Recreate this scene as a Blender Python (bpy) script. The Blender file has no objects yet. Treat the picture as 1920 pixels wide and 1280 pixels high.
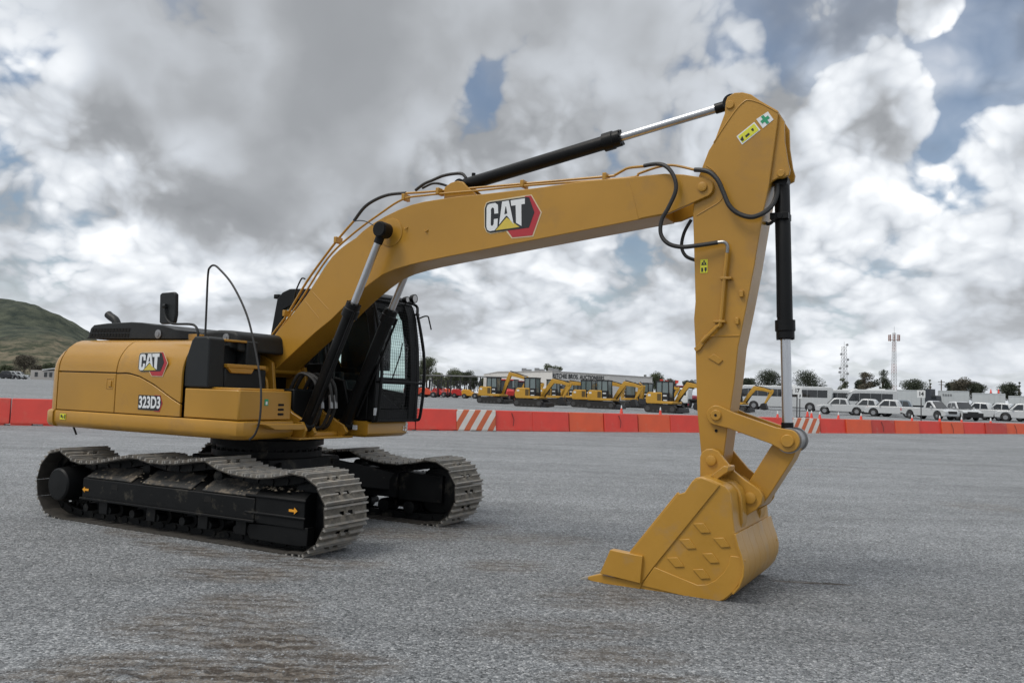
import bpy, math, random
from mathutils import Vector, Matrix
random.seed(7)
S = bpy.context.scene
COL = S.collection

# ---------------------------------------------------------------- camera, sky, sun, exposure
FPX, PITCH, ROLL, EYE = 1557.0, 0.063, 0.034, 1.648
c_f = Vector((0, math.cos(PITCH), math.sin(PITCH)))
c_u0 = Vector((0, -math.sin(PITCH), math.cos(PITCH)))
c_r0 = Vector((1, 0, 0))
c_r = c_r0*math.cos(ROLL) + c_u0*math.sin(ROLL)
c_u = -c_r0*math.sin(ROLL) + c_u0*math.cos(ROLL)
CP = Vector((0, 0, EYE))
cd = bpy.data.cameras.new('camera'); cam = bpy.data.objects.new('camera', cd); COL.objects.link(cam)
cd.sensor_width = 36; cd.lens = FPX/1920*36; cd.clip_start = 0.1; cd.clip_end = 9000
m = Matrix((c_r, c_u, -c_f)).transposed().to_4x4(); m.translation = CP
cam.matrix_world = m
S.camera = cam
S.view_settings.view_transform = 'Standard'; S.view_settings.look = 'None'
S.view_settings.exposure = 0.4; S.view_settings.gamma = 1.0
S.render.resolution_x, S.render.resolution_y = 1024, 682

SUN_EL, SUN_DIR = math.radians(56), Vector((-0.90, -0.44, 0)).normalized()   # towards the sun
sv = Vector((SUN_DIR.x*math.cos(SUN_EL), SUN_DIR.y*math.cos(SUN_EL), math.sin(SUN_EL)))
sd = bpy.data.lights.new('sun', 'SUN'); sd.energy = 1.3; sd.angle = math.radians(22); sd.color = (1.0, 0.94, 0.85)
so = bpy.data.objects.new('sun', sd); COL.objects.link(so)
so.rotation_euler = sv.to_track_quat('Z', 'Y').to_euler()

def raydir(x, y):
    return c_f + c_r*((x-960)/FPX) - c_u*((y-640)/FPX)

def build_world():
    w = bpy.data.worlds.new('World'); S.world = w; w.use_nodes = True
    nt = w.node_tree; N = nt.nodes; Lk = nt.links; N.clear()
    def nd(t, **k):
        n = N.new(t)
        for a, b in k.items(): setattr(n, a, b)
        return n
    def math_(op, a, b=None, c=None, clamp=False):
        n = nd('ShaderNodeMath', operation=op, use_clamp=clamp)
        for i, q in enumerate((a, b, c)):
            if q is None: continue
            if isinstance(q, (int, float)): n.inputs[i].default_value = q
            else: Lk.new(q, n.inputs[i])
        return n.outputs[0]
    def vmath(op, a, b=None, sc=None):
        n = nd('ShaderNodeVectorMath', operation=op)
        for i, q in enumerate((a, b)):
            if q is None: continue
            if isinstance(q, (tuple, list, Vector)): n.inputs[i].default_value = q
            else: Lk.new(q, n.inputs[i])
        if sc is not None:
            if isinstance(sc, (int, float)): n.inputs['Scale'].default_value = sc
            else: Lk.new(sc, n.inputs['Scale'])
        return n.outputs['Value'] if op in ('DOT_PRODUCT', 'LENGTH') else n.outputs[0]
    def smooth(v, a, b, lo=0.0, hi=1.0):
        n = nd('ShaderNodeMapRange', interpolation_type='SMOOTHSTEP')
        Lk.new(v, n.inputs[0])
        for i, q in enumerate((a, b, lo, hi)): n.inputs[i+1].default_value = q
        return n.outputs[0]
    def noise(vec, scale, detail, rough, dist=0.0, lac=2.0):
        n = nd('ShaderNodeTexNoise'); n.inputs['Scale'].default_value = scale; n.inputs['Detail'].default_value = detail
        n.inputs['Roughness'].default_value = rough; n.inputs['Distortion'].default_value = dist; n.inputs['Lacunarity'].default_value = lac
        Lk.new(vec, n.inputs['Vector']); return n.outputs['Fac']
    tc = nd('ShaderNodeTexCoord'); D = vmath('NORMALIZE', tc.outputs['Generated'])
    sp = nd('ShaderNodeSeparateXYZ'); Lk.new(D, sp.inputs[0])
    zc = math_('MAXIMUM', sp.outputs[2], 0.0)
    # clouds lie on a flat layer: divide by elevation
    den = math_('ADD', zc, 0.16)
    cb = nd('ShaderNodeCombineXYZ')
    Lk.new(math_('DIVIDE', sp.outputs[0], den), cb.inputs[0]); Lk.new(math_('DIVIDE', sp.outputs[1], den), cb.inputs[1])
    cb.inputs[2].default_value = 3.3
    Pf = cb.outputs[0]
    # mix of flat-layer and direction space, so that cumulus stay puffy
    P = vmath('ADD', vmath('SCALE', Pf, sc=0.75), vmath('SCALE', D, sc=4.2))
    warp = nd('ShaderNodeTexNoise'); warp.inputs['Scale'].default_value = 1.6; warp.inputs['Detail'].default_value = 4
    Lk.new(P, warp.inputs['Vector'])
    P2 = vmath('ADD', P, vmath('SCALE', vmath('SUBTRACT', warp.outputs['Color'], (0.5, 0.5, 0.5)), sc=0.42))
    na = noise(P2, 1.0, 8, 0.50, 0.0)
    nb = noise(vmath('ADD', P2, (-0.10, -0.03, 0.17)), 1.05, 4, 0.47, 0.0)
    v = nd('ShaderNodeTexVoronoi', feature='F1'); v.inputs['Scale'].default_value = 2.9
    v.inputs['Detail'].default_value = 2.0; v.inputs['Roughness'].default_value = 0.55; Lk.new(P2, v.inputs['Vector'])
    puff = math_('SUBTRACT', 0.45, v.outputs['Distance'])
    n0 = math_('ADD', na, math_('MULTIPLY', puff, 0.24))
    def blobs(lst):
        acc = None
        for (x, y, r, a) in lst:
            d = raydir(x, y).normalized(); rr = r/FPX
            q = smooth(vmath('DOT_PRODUCT', D, tuple(d)), math.cos(rr), 1.0, 0.0, a)
            acc = q if acc is None else math_('ADD', acc, q)
        return acc
    cover = blobs([(893, 200, 55, -0.12), (915, 150, 60, -0.13), (90, 130, 80, -0.20), (385, 285, 80, -0.15), (1360, 95, 40, -0.12), (1560, 130, 90, -0.16),
                   (1620, 90, 170, -0.10), (1850, 150, 160, -0.21), (1790, 320, 100, -0.18), (1910, 60, 160, -0.2), (640, 250, 160, 0.12), (1745, 20, 60, 0.3),
                   (1640, 190, 120, 0.36), (1560, 260, 150, 0.2), (1700, 270, 110, 0.2), (1880, 250, 90, 0.36), (1860, 400, 160, 0.15), (1100, 60, 260, 0.1), (520, 120, 420, 0.16),
                   (140, 220, 110, 0.2), (1010, 250, 160, 0.12), (300, 400, 300, 0.08)])
    dens = math_('ADD', math_('ADD', n0, cover), 0.285)
    mask = smooth(dens, 0.46, 0.63)
    # thick clouds have dark bellies
    dark = blobs([(420, 120, 420, 0.75), (640, 190, 330, 0.45), (1120, 90, 360, 0.62), (1500, 40, 260, 0.3), (800, 30, 300, 0.35), (1330, 480, 250, 0.12), (200, 60, 250, 0.3),
                  (1500, 200, 130, -0.15), (140, 230, 150, -0.4), (950, 260, 190, -0.35), (1640, 200, 170, -1.1), (1760, 340, 330, -0.6), (1880, 240, 120, -0.5), (200, 500, 400, -0.25), (1100, 560, 300, -0.2), (300, 420, 230, -0.2), (730, 400, 200, -0.1)])
    big = noise(P, 0.9, 3, 0.45)
    calm = smooth(dark, 0.05, 0.75, 1.0, 0.25)
    relief = math_('MULTIPLY', calm, math_('ADD', math_('MULTIPLY', math_('SUBTRACT', na, nb), 2.2), math_('MULTIPLY', puff, 0.60)))
    br = math_('SUBTRACT', 0.74, math_('MULTIPLY', smooth(dens, 0.66, 1.05), 0.22))
    br = math_('SUBTRACT', br, math_('MULTIPLY', math_('SUBTRACT', big, 0.5), 0.9))
    br = math_('SUBTRACT', br, math_('MULTIPLY', dark, 0.31))
    br = math_('ADD', br, relief)
    br = math_('ADD', math_('MAXIMUM', br, 0.12), math_('MULTIPLY', math_('MINIMUM', math_('SUBTRACT', br, 0.12), 0.0), 0.25))
    br = math_('ADD', br, smooth(zc, 0.45, 0.8, 0.0, 0.45))
    # soften towards the horizon
    hz = smooth(zc, 0.0, 0.20)
    br = math_('ADD', math_('MULTIPLY', math_('SUBTRACT', br, 0.60), math_('MULTIPLY_ADD', hz, 0.65, 0.35)), 0.60)
    ramp = nd('ShaderNodeValToRGB'); Lk.new(br, ramp.inputs[0])
    e = ramp.color_ramp.elements
    e[0].position = 0.0; e[0].color = (0.215, 0.225, 0.24, 1)
    e[1].position = 1.0; e[1].color = (0.93, 0.93, 0.93, 1)
    for p_, c_ in ((0.25, (0.325, 0.34, 0.36)), (0.5, (0.50, 0.53, 0.57)), (0.75, (0.70, 0.725, 0.755))):
        q = e.new(p_); q.color = (*c_, 1)
    sky = nd('ShaderNodeTexSky', sky_type='NISHITA'); sky.sun_disc = False
    sky.sun_elevation = SUN_EL; sky.sun_rotation = math.atan2(SUN_DIR.x, SUN_DIR.y); sky.air_density = 1.1; sky.dust_density = 0.8; sky.ozone_density = 2.0
    STR = 0.07
    cl = vmath('SCALE', ramp.outputs[0], sc=1.0/STR)
    # thin veil lightens the blue
    mx = nd('ShaderNodeMix', data_type='RGBA'); mk = math_('MAXIMUM', mask, math_('ADD', math_('SUBTRACT', 0.9, math_('MULTIPLY', hz, 0.72)), math_('MULTIPLY', smooth(nb, 0.40, 0.62), 0.5)))
    Lk.new(mk, mx.inputs[0]); Lk.new(sky.outputs[0], mx.inputs[6]); Lk.new(cl, mx.inputs[7])
    bg = nd('ShaderNodeBackground'); bg.inputs[1].default_value = STR; Lk.new(mx.outputs[2], bg.inputs[0])
    o = nd('ShaderNodeOutputWorld'); Lk.new(bg.outputs[0], o.inputs[0])
    w.cycles.sampling_method = 'MANUAL'; w.cycles.sample_map_resolution = 512
build_world()

# ---------------------------------------------------------------- frames of reference
ORG = Vector((-2.995, 10.411, 0))           # slewing centre of the big machine on the ground
BY, TY = 0.508, 0.486                       # heading of its upper body and of its tracks
def frame_hit(x, y, v, yaw):
    F = Vector((math.cos(yaw), -math.sin(yaw), 0)); L = Vector((math.sin(yaw), math.cos(yaw), 0))
    d = raydir(x, y); t = (v-(CP-ORG).dot(L))/d.dot(L); P = CP + d*t - ORG
    return P.dot(F), P.z
def HB(x, y, v): return frame_hit(x, y, v, BY)
def PX(pts, v): return [HB(x, y, v) for x, y in pts]
def PV(pts):                                 # (x, y, v) -> local 3-D points in the upper body's frame
    out = []
    for x, y, v in pts:
        u, z = HB(x, y, v); out.append((u, v, z))
    return out
def terrain(x, y):
    r = math.hypot(x, y)
    t = max(0.0, r-30)
    return 1.5*(1-math.exp(-t*0.0086))
def far(x, y, d, dz=0.0):
    q = raydir(x, y); P = CP + q*(d/math.hypot(q.x, q.y))
    return Vector((P.x, P.y, terrain(P.x, P.y)+dz))
def pxm(d): return FPX/d

# ---------------------------------------------------------------- materials
MT = {}
def mat(name, col, rough=0.5, metal=0.0, var=0.0, vscale=3.0, bump=0.0, bscale=60.0, dirt=None, dirt_amt=0.0, dscale=2.0, coat=0.0, spec=0.5):
    if name in MT: return MT[name]
    m = bpy.data.materials.new(name); m.use_nodes = True; nt = m.node_tree; N = nt.nodes; L = nt.links
    b = N['Principled BSDF']; b.inputs['Base Color'].default_value = (*col, 1); b.inputs['Roughness'].default_value = rough
    b.inputs['Metallic'].default_value = metal; b.inputs['Coat Weight'].default_value = coat; b.inputs['Coat Roughness'].default_value = 0.12
    b.inputs['Specular IOR Level'].default_value = spec
    tc = N.new('ShaderNodeTexCoord'); geo = tc.outputs['Object']
    src = None
    if var > 0:
        n = N.new('ShaderNodeTexNoise'); n.inputs['Scale'].default_value = vscale; n.inputs['Detail'].default_value = 6; L.new(geo, n.inputs['Vector'])
        r = N.new('ShaderNodeMapRange'); L.new(n.outputs['Fac'], r.inputs[0]); r.inputs[1].default_value = 0.3; r.inputs[2].default_value = 0.7
        r.inputs[3].default_value = 1-var; r.inputs[4].default_value = 1+var
        v = N.new('ShaderNodeVectorMath'); v.operation = 'SCALE'; v.inputs[0].default_value = col; L.new(r.outputs[0], v.inputs['Scale'])
        src = v.outputs[0]
        rr = N.new('ShaderNodeMapRange'); L.new(n.outputs['Fac'], rr.inputs[0]); rr.inputs[1].default_value = 0.3; rr.inputs[2].default_value = 0.7
        rr.inputs[3].default_value = max(0.03, rough-0.08); rr.inputs[4].default_value = min(1, rough+0.10); L.new(rr.outputs[0], b.inputs['Roughness'])
    if dirt:
        n = N.new('ShaderNodeTexNoise'); n.inputs['Scale'].default_value = dscale; n.inputs['Detail'].default_value = 9; n.inputs['Roughness'].default_value = 0.65; L.new(geo, n.inputs['Vector'])
        r = N.new('ShaderNodeMapRange'); L.new(n.outputs['Fac'], r.inputs[0]); r.inputs[1].default_value = 0.62-dirt_amt*0.3; r.inputs[2].default_value = 0.75-dirt_amt*0.25
        r.inputs[4].default_value = min(1, 0.4+dirt_amt)
        x = N.new('ShaderNodeMix'); x.data_type = 'RGBA'; L.new(r.outputs[0], x.inputs[0])
        if src: L.new(src, x.inputs[6])
        else: x.inputs[6].default_value = (*col, 1)
        x.inputs[7].default_value = (*dirt, 1); src = x.outputs[2]
    if src: L.new(src, b.inputs['Base Color'])
    if bump > 0:
        n = N.new('ShaderNodeTexNoise'); n.inputs['Scale'].default_value = bscale; n.inputs['Detail'].default_value = 3; L.new(geo, n.inputs['Vector'])
        bp = N.new('ShaderNodeBump'); bp.inputs['Strength'].default_value = bump; bp.inputs['Distance'].default_value = 0.01
        L.new(n.outputs['Fac'], bp.inputs['Height']); L.new(bp.outputs[0], b.inputs['Normal'])
    MT[name] = m; return m
def glass(name, tint=(0.80, 0.90, 0.87), refl=1.0):
    m = bpy.data.materials.new(name); m.use_nodes = True; nt = m.node_tree; N = nt.nodes; L = nt.links; N.remove(N['Principled BSDF'])
    t = N.new('ShaderNodeBsdfTransparent'); t.inputs[0].default_value = (*tint, 1); g = N.new('ShaderNodeBsdfGlossy'); g.inputs['Roughness'].default_value = 0.03
    f = N.new('ShaderNodeFresnel'); f.inputs[0].default_value = 1.5; x = N.new('ShaderNodeMixShader')
    L.new(f.outputs[0], x.inputs[0]); L.new(t.outputs[0], x.inputs[1]); L.new(g.outputs[0], x.inputs[2]); L.new(x.outputs[0], N['Material Output'].inputs[0])
    MT[name] = m; return m

YEL = mat('yellow_paint', (0.42, 0.216, 0.023), 0.36, coat=0.12, var=0.08, vscale=1.3, bump=0.05, bscale=28, dirt=(0.30, 0.165, 0.045), dirt_amt=0.22, dscale=1.4)
YELB = mat('yellow_bucket_paint', (0.43, 0.226, 0.028), 0.40, coat=0.10, var=0.06, vscale=2.5, bump=0.16, bscale=22, dirt=(0.33, 0.21, 0.095), dirt_amt=0.22, dscale=3)
BLK = mat('black_paint', (0.006, 0.0065, 0.007), 0.42, spec=0.22, var=0.25, vscale=4, bump=0.06, bscale=40)
BLKP = mat('black_plastic', (0.015, 0.017, 0.018), 0.5, spec=0.3, var=0.15, vscale=6, bump=0.15, bscale=180)
BLKF = mat('black_frame_paint', (0.005, 0.0055, 0.006), 0.5, spec=0.2, var=0.3, vscale=4, bump=0.1, bscale=30, dirt=(0.10, 0.09, 0.07), dirt_amt=0.15, dscale=5)
MUD = mat('dusty_frame_top', (0.030, 0.030, 0.029), 0.7, var=0.3, bump=0.6, bscale=30, dirt=(0.19, 0.155, 0.115), dirt_amt=0.42, dscale=6)
STEEL = mat('worn_shoe_steel', (0.27, 0.26, 0.24), 0.62, metal=0.1, var=0.25, vscale=9, bump=0.35, bscale=50, dirt=(0.33, 0.295, 0.245), dirt_amt=0.5, dscale=7)
CHROME = mat('chrome_rod', (0.58, 0.59, 0.61), 0.32, metal=1.0)
RUB = mat('rubber_hose', (0.018, 0.018, 0.018), 0.5, bump=0.3, bscale=200)
TYRE = mat('tyre_rubber', (0.02, 0.02, 0.021), 0.75)
WHT = mat('sticker_white', (0.74, 0.76, 0.77), 0.45)
GRYM = mat('cast_metal', (0.30, 0.30, 0.30), 0.4, metal=0.8)
BADGEK = mat('badge_black', (0.016, 0.018, 0.02), 0.35)
BADGER = mat('badge_red', (0.42, 0.028, 0.038), 0.35)
BADGEY = mat('badge_yellow', (0.62, 0.48, 0.07), 0.4)
BADGEC = mat('badge_cream', (0.62, 0.52, 0.34), 0.5)
GRN = mat('sticker_green', (0.02, 0.30, 0.14), 0.5)
WARN = mat('sticker_warning_yellow', (0.66, 0.66, 0.04), 0.5)
ORG_ = mat('arrow_orange', (0.75, 0.33, 0.02), 0.5)
GL = glass('cab_glass')
GLD = mat('dark_glass', (0.01, 0.013, 0.016), 0.06, spec=0.8)
LAMP = mat('lamp_lens', (0.55, 0.55, 0.55), 0.15)

# ---------------------------------------------------------------- mesh builder
class MB:
    def __init__(s, xf=None): s.v = []; s.f = []; s.xf = xf; s.cuts = []
    def add(s, vs, fs):
        b = len(s.v); s.cuts.append((b, len(s.f)))
        for p in vs:
            p = Vector(p)
            s.v.append(s.xf @ p if s.xf else p)
        s.f += [[b+i for i in f] for f in fs]; return s
    def box(s, x0, x1, y0, y1, z0, z1, M=None):
        vs = [Vector(p) for p in ((x0,y0,z0),(x1,y0,z0),(x1,y1,z0),(x0,y1,z0),(x0,y0,z1),(x1,y0,z1),(x1,y1,z1),(x0,y1,z1))]
        if M: vs = [M @ p for p in vs]
        return s.add(vs, [(0,3,2,1),(4,5,6,7),(0,1,5,4),(1,2,6,5),(2,3,7,6),(3,0,4,7)])
    def prism(s, pts, a, b, axis='y', top=None):
        # polygon in the plane across `axis`, extruded from a to b; top: second polygon
        q = top or pts; n = len(pts)
        def P(p, t):
            return {'y': (p[0], t, p[1]), 'z': (p[0], p[1], t), 'x': (t, p[0], p[1])}[axis]
        vs = [P(p, a) for p in pts] + [P(p, b) for p in q]
        ar = sum(pts[i][0]*pts[(i+1)%n][1]-pts[(i+1)%n][0]*pts[i][1] for i in range(n))
        flip = (ar > 0) ^ (b < a) ^ (axis != 'y')
        fs = [list(range(n)), list(range(2*n-1, n-1, -1))] + [[i, n+i, n+(i+1)%n, (i+1)%n] for i in range(n)]
        if not flip: fs = [f[::-1] for f in fs]
        # outward winding is unified later
        return s.add(vs, fs)
    def cyl(s, p0, p1, r, r1=None, seg=16, caps=True):
        p0 = Vector(p0); p1 = Vector(p1); r1 = r if r1 is None else r1
        d = (p1-p0).normalized(); a = d.orthogonal().normalized(); b = d.cross(a)
        vs = []
        for p, rr in ((p0, r), (p1, r1)):
            for i in range(seg):
                t = 2*math.pi*i/seg; vs.append(p + (a*math.cos(t)+b*math.sin(t))*rr)
        fs = [[i, (i+1)%seg, seg+(i+1)%seg, seg+i] for i in range(seg)]
        if caps: fs += [list(range(seg-1, -1, -1)), list(range(seg, 2*seg))]
        return s.add(vs, fs)
    def lathe(s, p0, p1, prof, seg=20):
        # prof: list of (t along 0..1 in metres, r)
        p0 = Vector(p0); d = (Vector(p1)-p0).normalized(); a = d.orthogonal().normalized(); b = d.cross(a); vs = []; n = len(prof)
        for (t, r) in prof:
            for i in range(seg):
                w = 2*math.pi*i/seg; vs.append(p0 + d*t + (a*math.cos(w)+b*math.sin(w))*r)
        fs = [[j*seg+i, j*seg+(i+1)%seg, (j+1)*seg+(i+1)%seg, (j+1)*seg+i] for j in range(n-1) for i in range(seg)]
        fs += [list(range(seg-1, -1, -1)), list(range((n-1)*seg, n*seg))]
        return s.add(vs, fs)
    def tube(s, pts, r, seg=8, sub=6, smooth=True):
        pts = [Vector(p) for p in pts]
        if smooth and len(pts) > 2:
            o = []
            for i in range(len(pts)-1):
                a = pts[max(i-1, 0)]; b = pts[i]; c = pts[i+1]; d = pts[min(i+2, len(pts)-1)]
                for k in range(sub):
                    t = k/sub
                    o.append(0.5*((2*b)+(c-a)*t+(2*a-5*b+4*c-d)*t*t+(3*b-a-3*c+d)*t**3))
            o.append(pts[-1]); pts = o
        n = len(pts); vs = []; up = None
        for i, p in enumerate(pts):
            d = (pts[min(i+1, n-1)]-pts[max(i-1, 0)]).normalized()
            if up is None: up = d.orthogonal().normalized()
            up = (up - d*up.dot(d)).normalized(); sd = d.cross(up)
            for k in range(seg):
                t = 2*math.pi*k/seg; vs.append(p+(up*math.cos(t)+sd*math.sin(t))*r)
        fs = [[j*seg+i, j*seg+(i+1)%seg, (j+1)*seg+(i+1)%seg, (j+1)*seg+i] for j in range(n-1) for i in range(seg)]
        fs += [list(range(seg-1, -1, -1)), list(range((n-1)*seg, n*seg))]
        return s.add(vs, fs)
    def grid(s, rows, thick=None):
        # rows of points, open surface
        n = len(rows[0]); vs = [p for r in rows for p in r]
        return s.add(vs, [[j*n+i, j*n+i+1, (j+1)*n+i+1, (j+1)*n+i] for j in range(len(rows)-1) for i in range(n-1)])
    def build_each(s, name, mats, parent=None, **k):
        # every piece added becomes an object of its own
        out = []; cuts = s.cuts+[(len(s.v), len(s.f))]
        for (v0, f0), (v1, f1) in zip(cuts, cuts[1:]):
            q = MB(); q.v = s.v[v0:v1]; q.f = [[i-v0 for i in f] for f in s.f[f0:f1]]; out.append(q.build(name, mats, parent, **k))
        return out
    def build(s, name, mats, parent=None, bevel=0.0, seg=2, ang=35, smooth=True, loc=None, rz=0, solid=0.0, recalc=True):
        me = bpy.data.meshes.new(name); me.from_pydata([tuple(v) for v in s.v], [], s.f)
        if not isinstance(mats, (list, tuple)): mats = [mats]
        for m_ in mats: me.materials.append(m_)
        if recalc:
            import bmesh
            bm = bmesh.new(); bm.from_mesh(me); bmesh.ops.recalc_face_normals(bm, faces=bm.faces); bm.to_mesh(me); bm.free()
        if smooth:
            me.polygons.foreach_set('use_smooth', [True]*len(me.polygons)); me.set_sharp_from_angle(angle=math.radians(ang))
        o = bpy.data.objects.new(name, me); COL.objects.link(o)
        if parent: o.parent = parent
        if loc is not None: o.location = loc
        if rz: o.rotation_euler = (0, 0, rz)
        if solid:
            q = o.modifiers.new('solid', 'SOLIDIFY'); q.thickness = solid; q.offset = 0
        if bevel > 0:
            q = o.modifiers.new('bevel', 'BEVEL'); q.width = bevel; q.segments = seg; q.limit_method = 'ANGLE'; q.angle_limit = math.radians(40); q.harden_normals = False
        return o

def tag(o, label=None, cat=None, group=None, kind=None):
    if label: o['label'] = label
    if cat: o['category'] = cat
    if group: o['group'] = group
    if kind: o['kind'] = kind
    return o
def thing(name, label, cat, loc=(0, 0, 0), rz=0, group=None):
    o = bpy.data.objects.new(name, None); COL.objects.link(o); o.empty_display_size = 0.3
    o.location = loc; o.rotation_euler = (0, 0, rz)
    return tag(o, label, cat, group)
def children(o): return CH.get(o.name, [])
def copy_tree(o, loc, rz, label, group=None, scale=None):
    kids = {}
    for q in bpy.data.objects:
        if q.parent: kids.setdefault(q.parent.name, []).append(q)
    def rec(a, par):
        c = a.copy(); COL.objects.link(c)
        if par: c.parent = par
        for k in kids.get(a.name, []): rec(k, c)
        return c
    c = rec(o, None); c.location = loc; c.rotation_euler = (0, 0, rz); c['label'] = label
    if group: c['group'] = group
    if scale: c.scale = scale
    return c
def text_mesh(body, size, xs=1.0, bold=0.0, spacing=1.0):
    cu = bpy.data.curves.new('t', 'FONT'); cu.body = body; cu.size = size; cu.offset = bold; cu.space_character = spacing
    cu.align_x = 'CENTER'; cu.align_y = 'CENTER'; cu.resolution_u = 4
    o = bpy.data.objects.new('t', cu); COL.objects.link(o); dg = bpy.context.evaluated_depsgraph_get()
    me = bpy.data.meshes.new_from_object(o.evaluated_get(dg)); vs = [Vector((v.co.x*xs, v.co.y, 0)) for v in me.vertices]; fs = [list(p.vertices) for p in me.polygons]
    bpy.data.objects.remove(o); return vs, fs
def add_text(mb, body, size, fn, xs=1.0, bold=0.0, spacing=1.0):
    vs, fs = text_mesh(body, size, xs, bold, spacing)
    mb.add([fn(v.x, v.y) for v in vs], fs)

# ---------------------------------------------------------------- ground
def ground_material():
    m = bpy.data.materials.new('gravel'); m.use_nodes = True; nt = m.node_tree; N = nt.nodes; L = nt.links; b = N['Principled BSDF']
    b.inputs['Roughness'].default_value = 0.85; b.inputs['Specular IOR Level'].default_value = 0.35
    geo = N.new('ShaderNodeNewGeometry'); P = geo.outputs['Position']
    def noise(sc, det, ro=0.6, vec=P):
        n = N.new('ShaderNodeTexNoise'); n.inputs['Scale'].default_value = sc; n.inputs['Detail'].default_value = det; n.inputs['Roughness'].default_value = ro; L.new(vec, n.inputs['Vector']); return n.outputs['Fac']
    def mr(v, a, b_, c, d, sm=False):
        n = N.new('ShaderNodeMapRange'); L.new(v, n.inputs[0])
        if sm: n.interpolation_type = 'SMOOTHSTEP'
        for i, q in enumerate((a, b_, c, d)): n.inputs[i+1].default_value = q
        return n.outputs[0]
    def mt(op, a, b_=None, clamp=False):
        n = N.new('ShaderNodeMath'); n.operation = op; n.use_clamp = clamp
        for i, q in enumerate((a, b_)):
            if q is None: continue
            if isinstance(q, (int, float)): n.inputs[i].default_value = q
            else: L.new(q, n.inputs[i])
        return n.outputs[0]
    def mix(f, a, b_):
        x = N.new('ShaderNodeMix'); x.data_type = 'RGBA'; L.new(f, x.inputs[0])
        for i, q in ((6, a), (7, b_)):
            if isinstance(q, tuple): x.inputs[i].default_value = (*q, 1)
            else: L.new(q, x.inputs[i])
        return x.outputs[2]
    v1 = N.new('ShaderNodeTexVoronoi'); v1.inputs['Scale'].default_value = 52; L.new(P, v1.inputs['Vector'])
    sp = N.new('ShaderNodeSeparateColor'); L.new(v1.outputs['Color'], sp.inputs[0])
    v2 = N.new('ShaderNodeTexVoronoi'); v2.inputs['Scale'].default_value = 120; L.new(P, v2.inputs['Vector'])
    sp2 = N.new('ShaderNodeSeparateColor'); L.new(v2.outputs['Color'], sp2.inputs[0])
    stone = mt('ADD', mt('MULTIPLY', sp.outputs[0], 0.5), mt('MULTIPLY', sp2.outputs[0], 0.5))
    r = N.new('ShaderNodeValToRGB'); L.new(stone, r.inputs[0]); e = r.color_ramp.elements
    e[0].position = 0.12; e[0].color = (0.036, 0.040, 0.044, 1); e[1].position = 0.90; e[1].color = (0.50, 0.51, 0.52, 1)
    for p_, c_ in ((0.35, (0.150, 0.160, 0.169)), (0.62, (0.215, 0.228, 0.239)), (0.78, (0.32, 0.334, 0.346))):
        q = e.new(p_); q.color = (*c_, 1)
    col = r.outputs[0]
    big = mr(noise(0.22, 6, 0.62), 0.35, 0.68, 0.86, 1.12)
    mid = mr(noise(2.2, 5, 0.6), 0.3, 0.7, 0.90, 1.10)
    # wheel-swept streaks running across the yard
    mp = N.new('ShaderNodeMapping'); mp.inputs['Scale'].default_value = (0.10, 1.1, 1); mp.inputs['Rotation'].default_value = (0, 0, math.radians(-10)); L.new(P, mp.inputs[0])
    st = noise(1.0, 5, 0.6, mp.outputs[0]); streak = mr(st, 0.35, 0.7, 0.86, 1.16)
    f = mt('MULTIPLY', mt('MULTIPLY', big, mid), streak)
    sc = N.new('ShaderNodeVectorMath'); sc.operation = 'SCALE'; L.new(col, sc.inputs[0]); L.new(f, sc.inputs['Scale']); col = sc.outputs[0]
    # pale dusty patches
    dst = mr(noise(0.5, 7, 0.65), 0.60, 0.74, 0.0, 0.35, True); col = mix(dst, col, (0.29, 0.29, 0.285))
    # earth turned up through the gravel by tracks: centres and sizes on the ground
    spx = N.new('ShaderNodeSeparateXYZ'); L.new(P, spx.inputs[0])
    acc = None
    brk = mr(noise(3.6, 8, 0.7), 0.34, 0.60, 0.0, 1.0, True)
    for (cx, cy, rx, ry, an, amp) in EARTH:
        dx = mt('SUBTRACT', spx.outputs[0], cx); dy = mt('SUBTRACT', spx.outputs[1], cy); ca, sa = math.cos(an), math.sin(an)
        a = mt('ADD', mt('MULTIPLY', dx, ca/rx), mt('MULTIPLY', dy, sa/rx)); b2 = mt('SUBTRACT', mt('MULTIPLY', dy, ca/ry), mt('MULTIPLY', dx, sa/ry))
        d2 = mt('ADD', mt('MULTIPLY', a, a), mt('MULTIPLY', b2, b2)); g = mr(d2, 0.0, 1.0, amp, 0.0, True)
        acc = g if acc is None else mt('MAXIMUM', acc, g)
    wv = N.new('ShaderNodeTexWave'); wv.bands_direction = 'Y'; wv.inputs['Scale'].default_value = 2.2; wv.inputs['Distortion'].default_value = 7.0; wv.inputs['Detail'].default_value = 4; wv.inputs['Detail Scale'].default_value = 2.0; L.new(P, wv.inputs['Vector'])
    rid = mr(wv.outputs['Fac'], 0.25, 0.8, 0.45, 1.25)
    em = mt('MULTIPLY', mt('MULTIPLY', acc, brk), mr(stone, 0.40, 0.70, 1.0, 0.55), True)
    col = mix(em, col, mix(mr(noise(9, 5), 0.35, 0.65, 0, 1), (0.100, 0.083, 0.067), (0.22, 0.195, 0.165)))
    # furrows pressed in by the shoes
    fur = mr(mt('ADD', wv.outputs['Fac'], mt('MULTIPLY', noise(4, 7, 0.75), 2.2)), 1.50, 1.90, 0.0, 1.0, True)
    fm = mt('MULTIPLY', mt('MULTIPLY', fur, mt('POWER', acc, 0.8)), 0.85, True)
    fm = mt('MULTIPLY', fm, mt('MULTIPLY', mr(noise(11, 5, 0.7), 0.36, 0.50, 0.0, 1.0, True), mr(stone, 0.40, 0.70, 1.0, 0.7)))
    col = mix(fm, col, (0.052, 0.041, 0.032))
    L.new(col, b.inputs['Base Color'])
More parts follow.
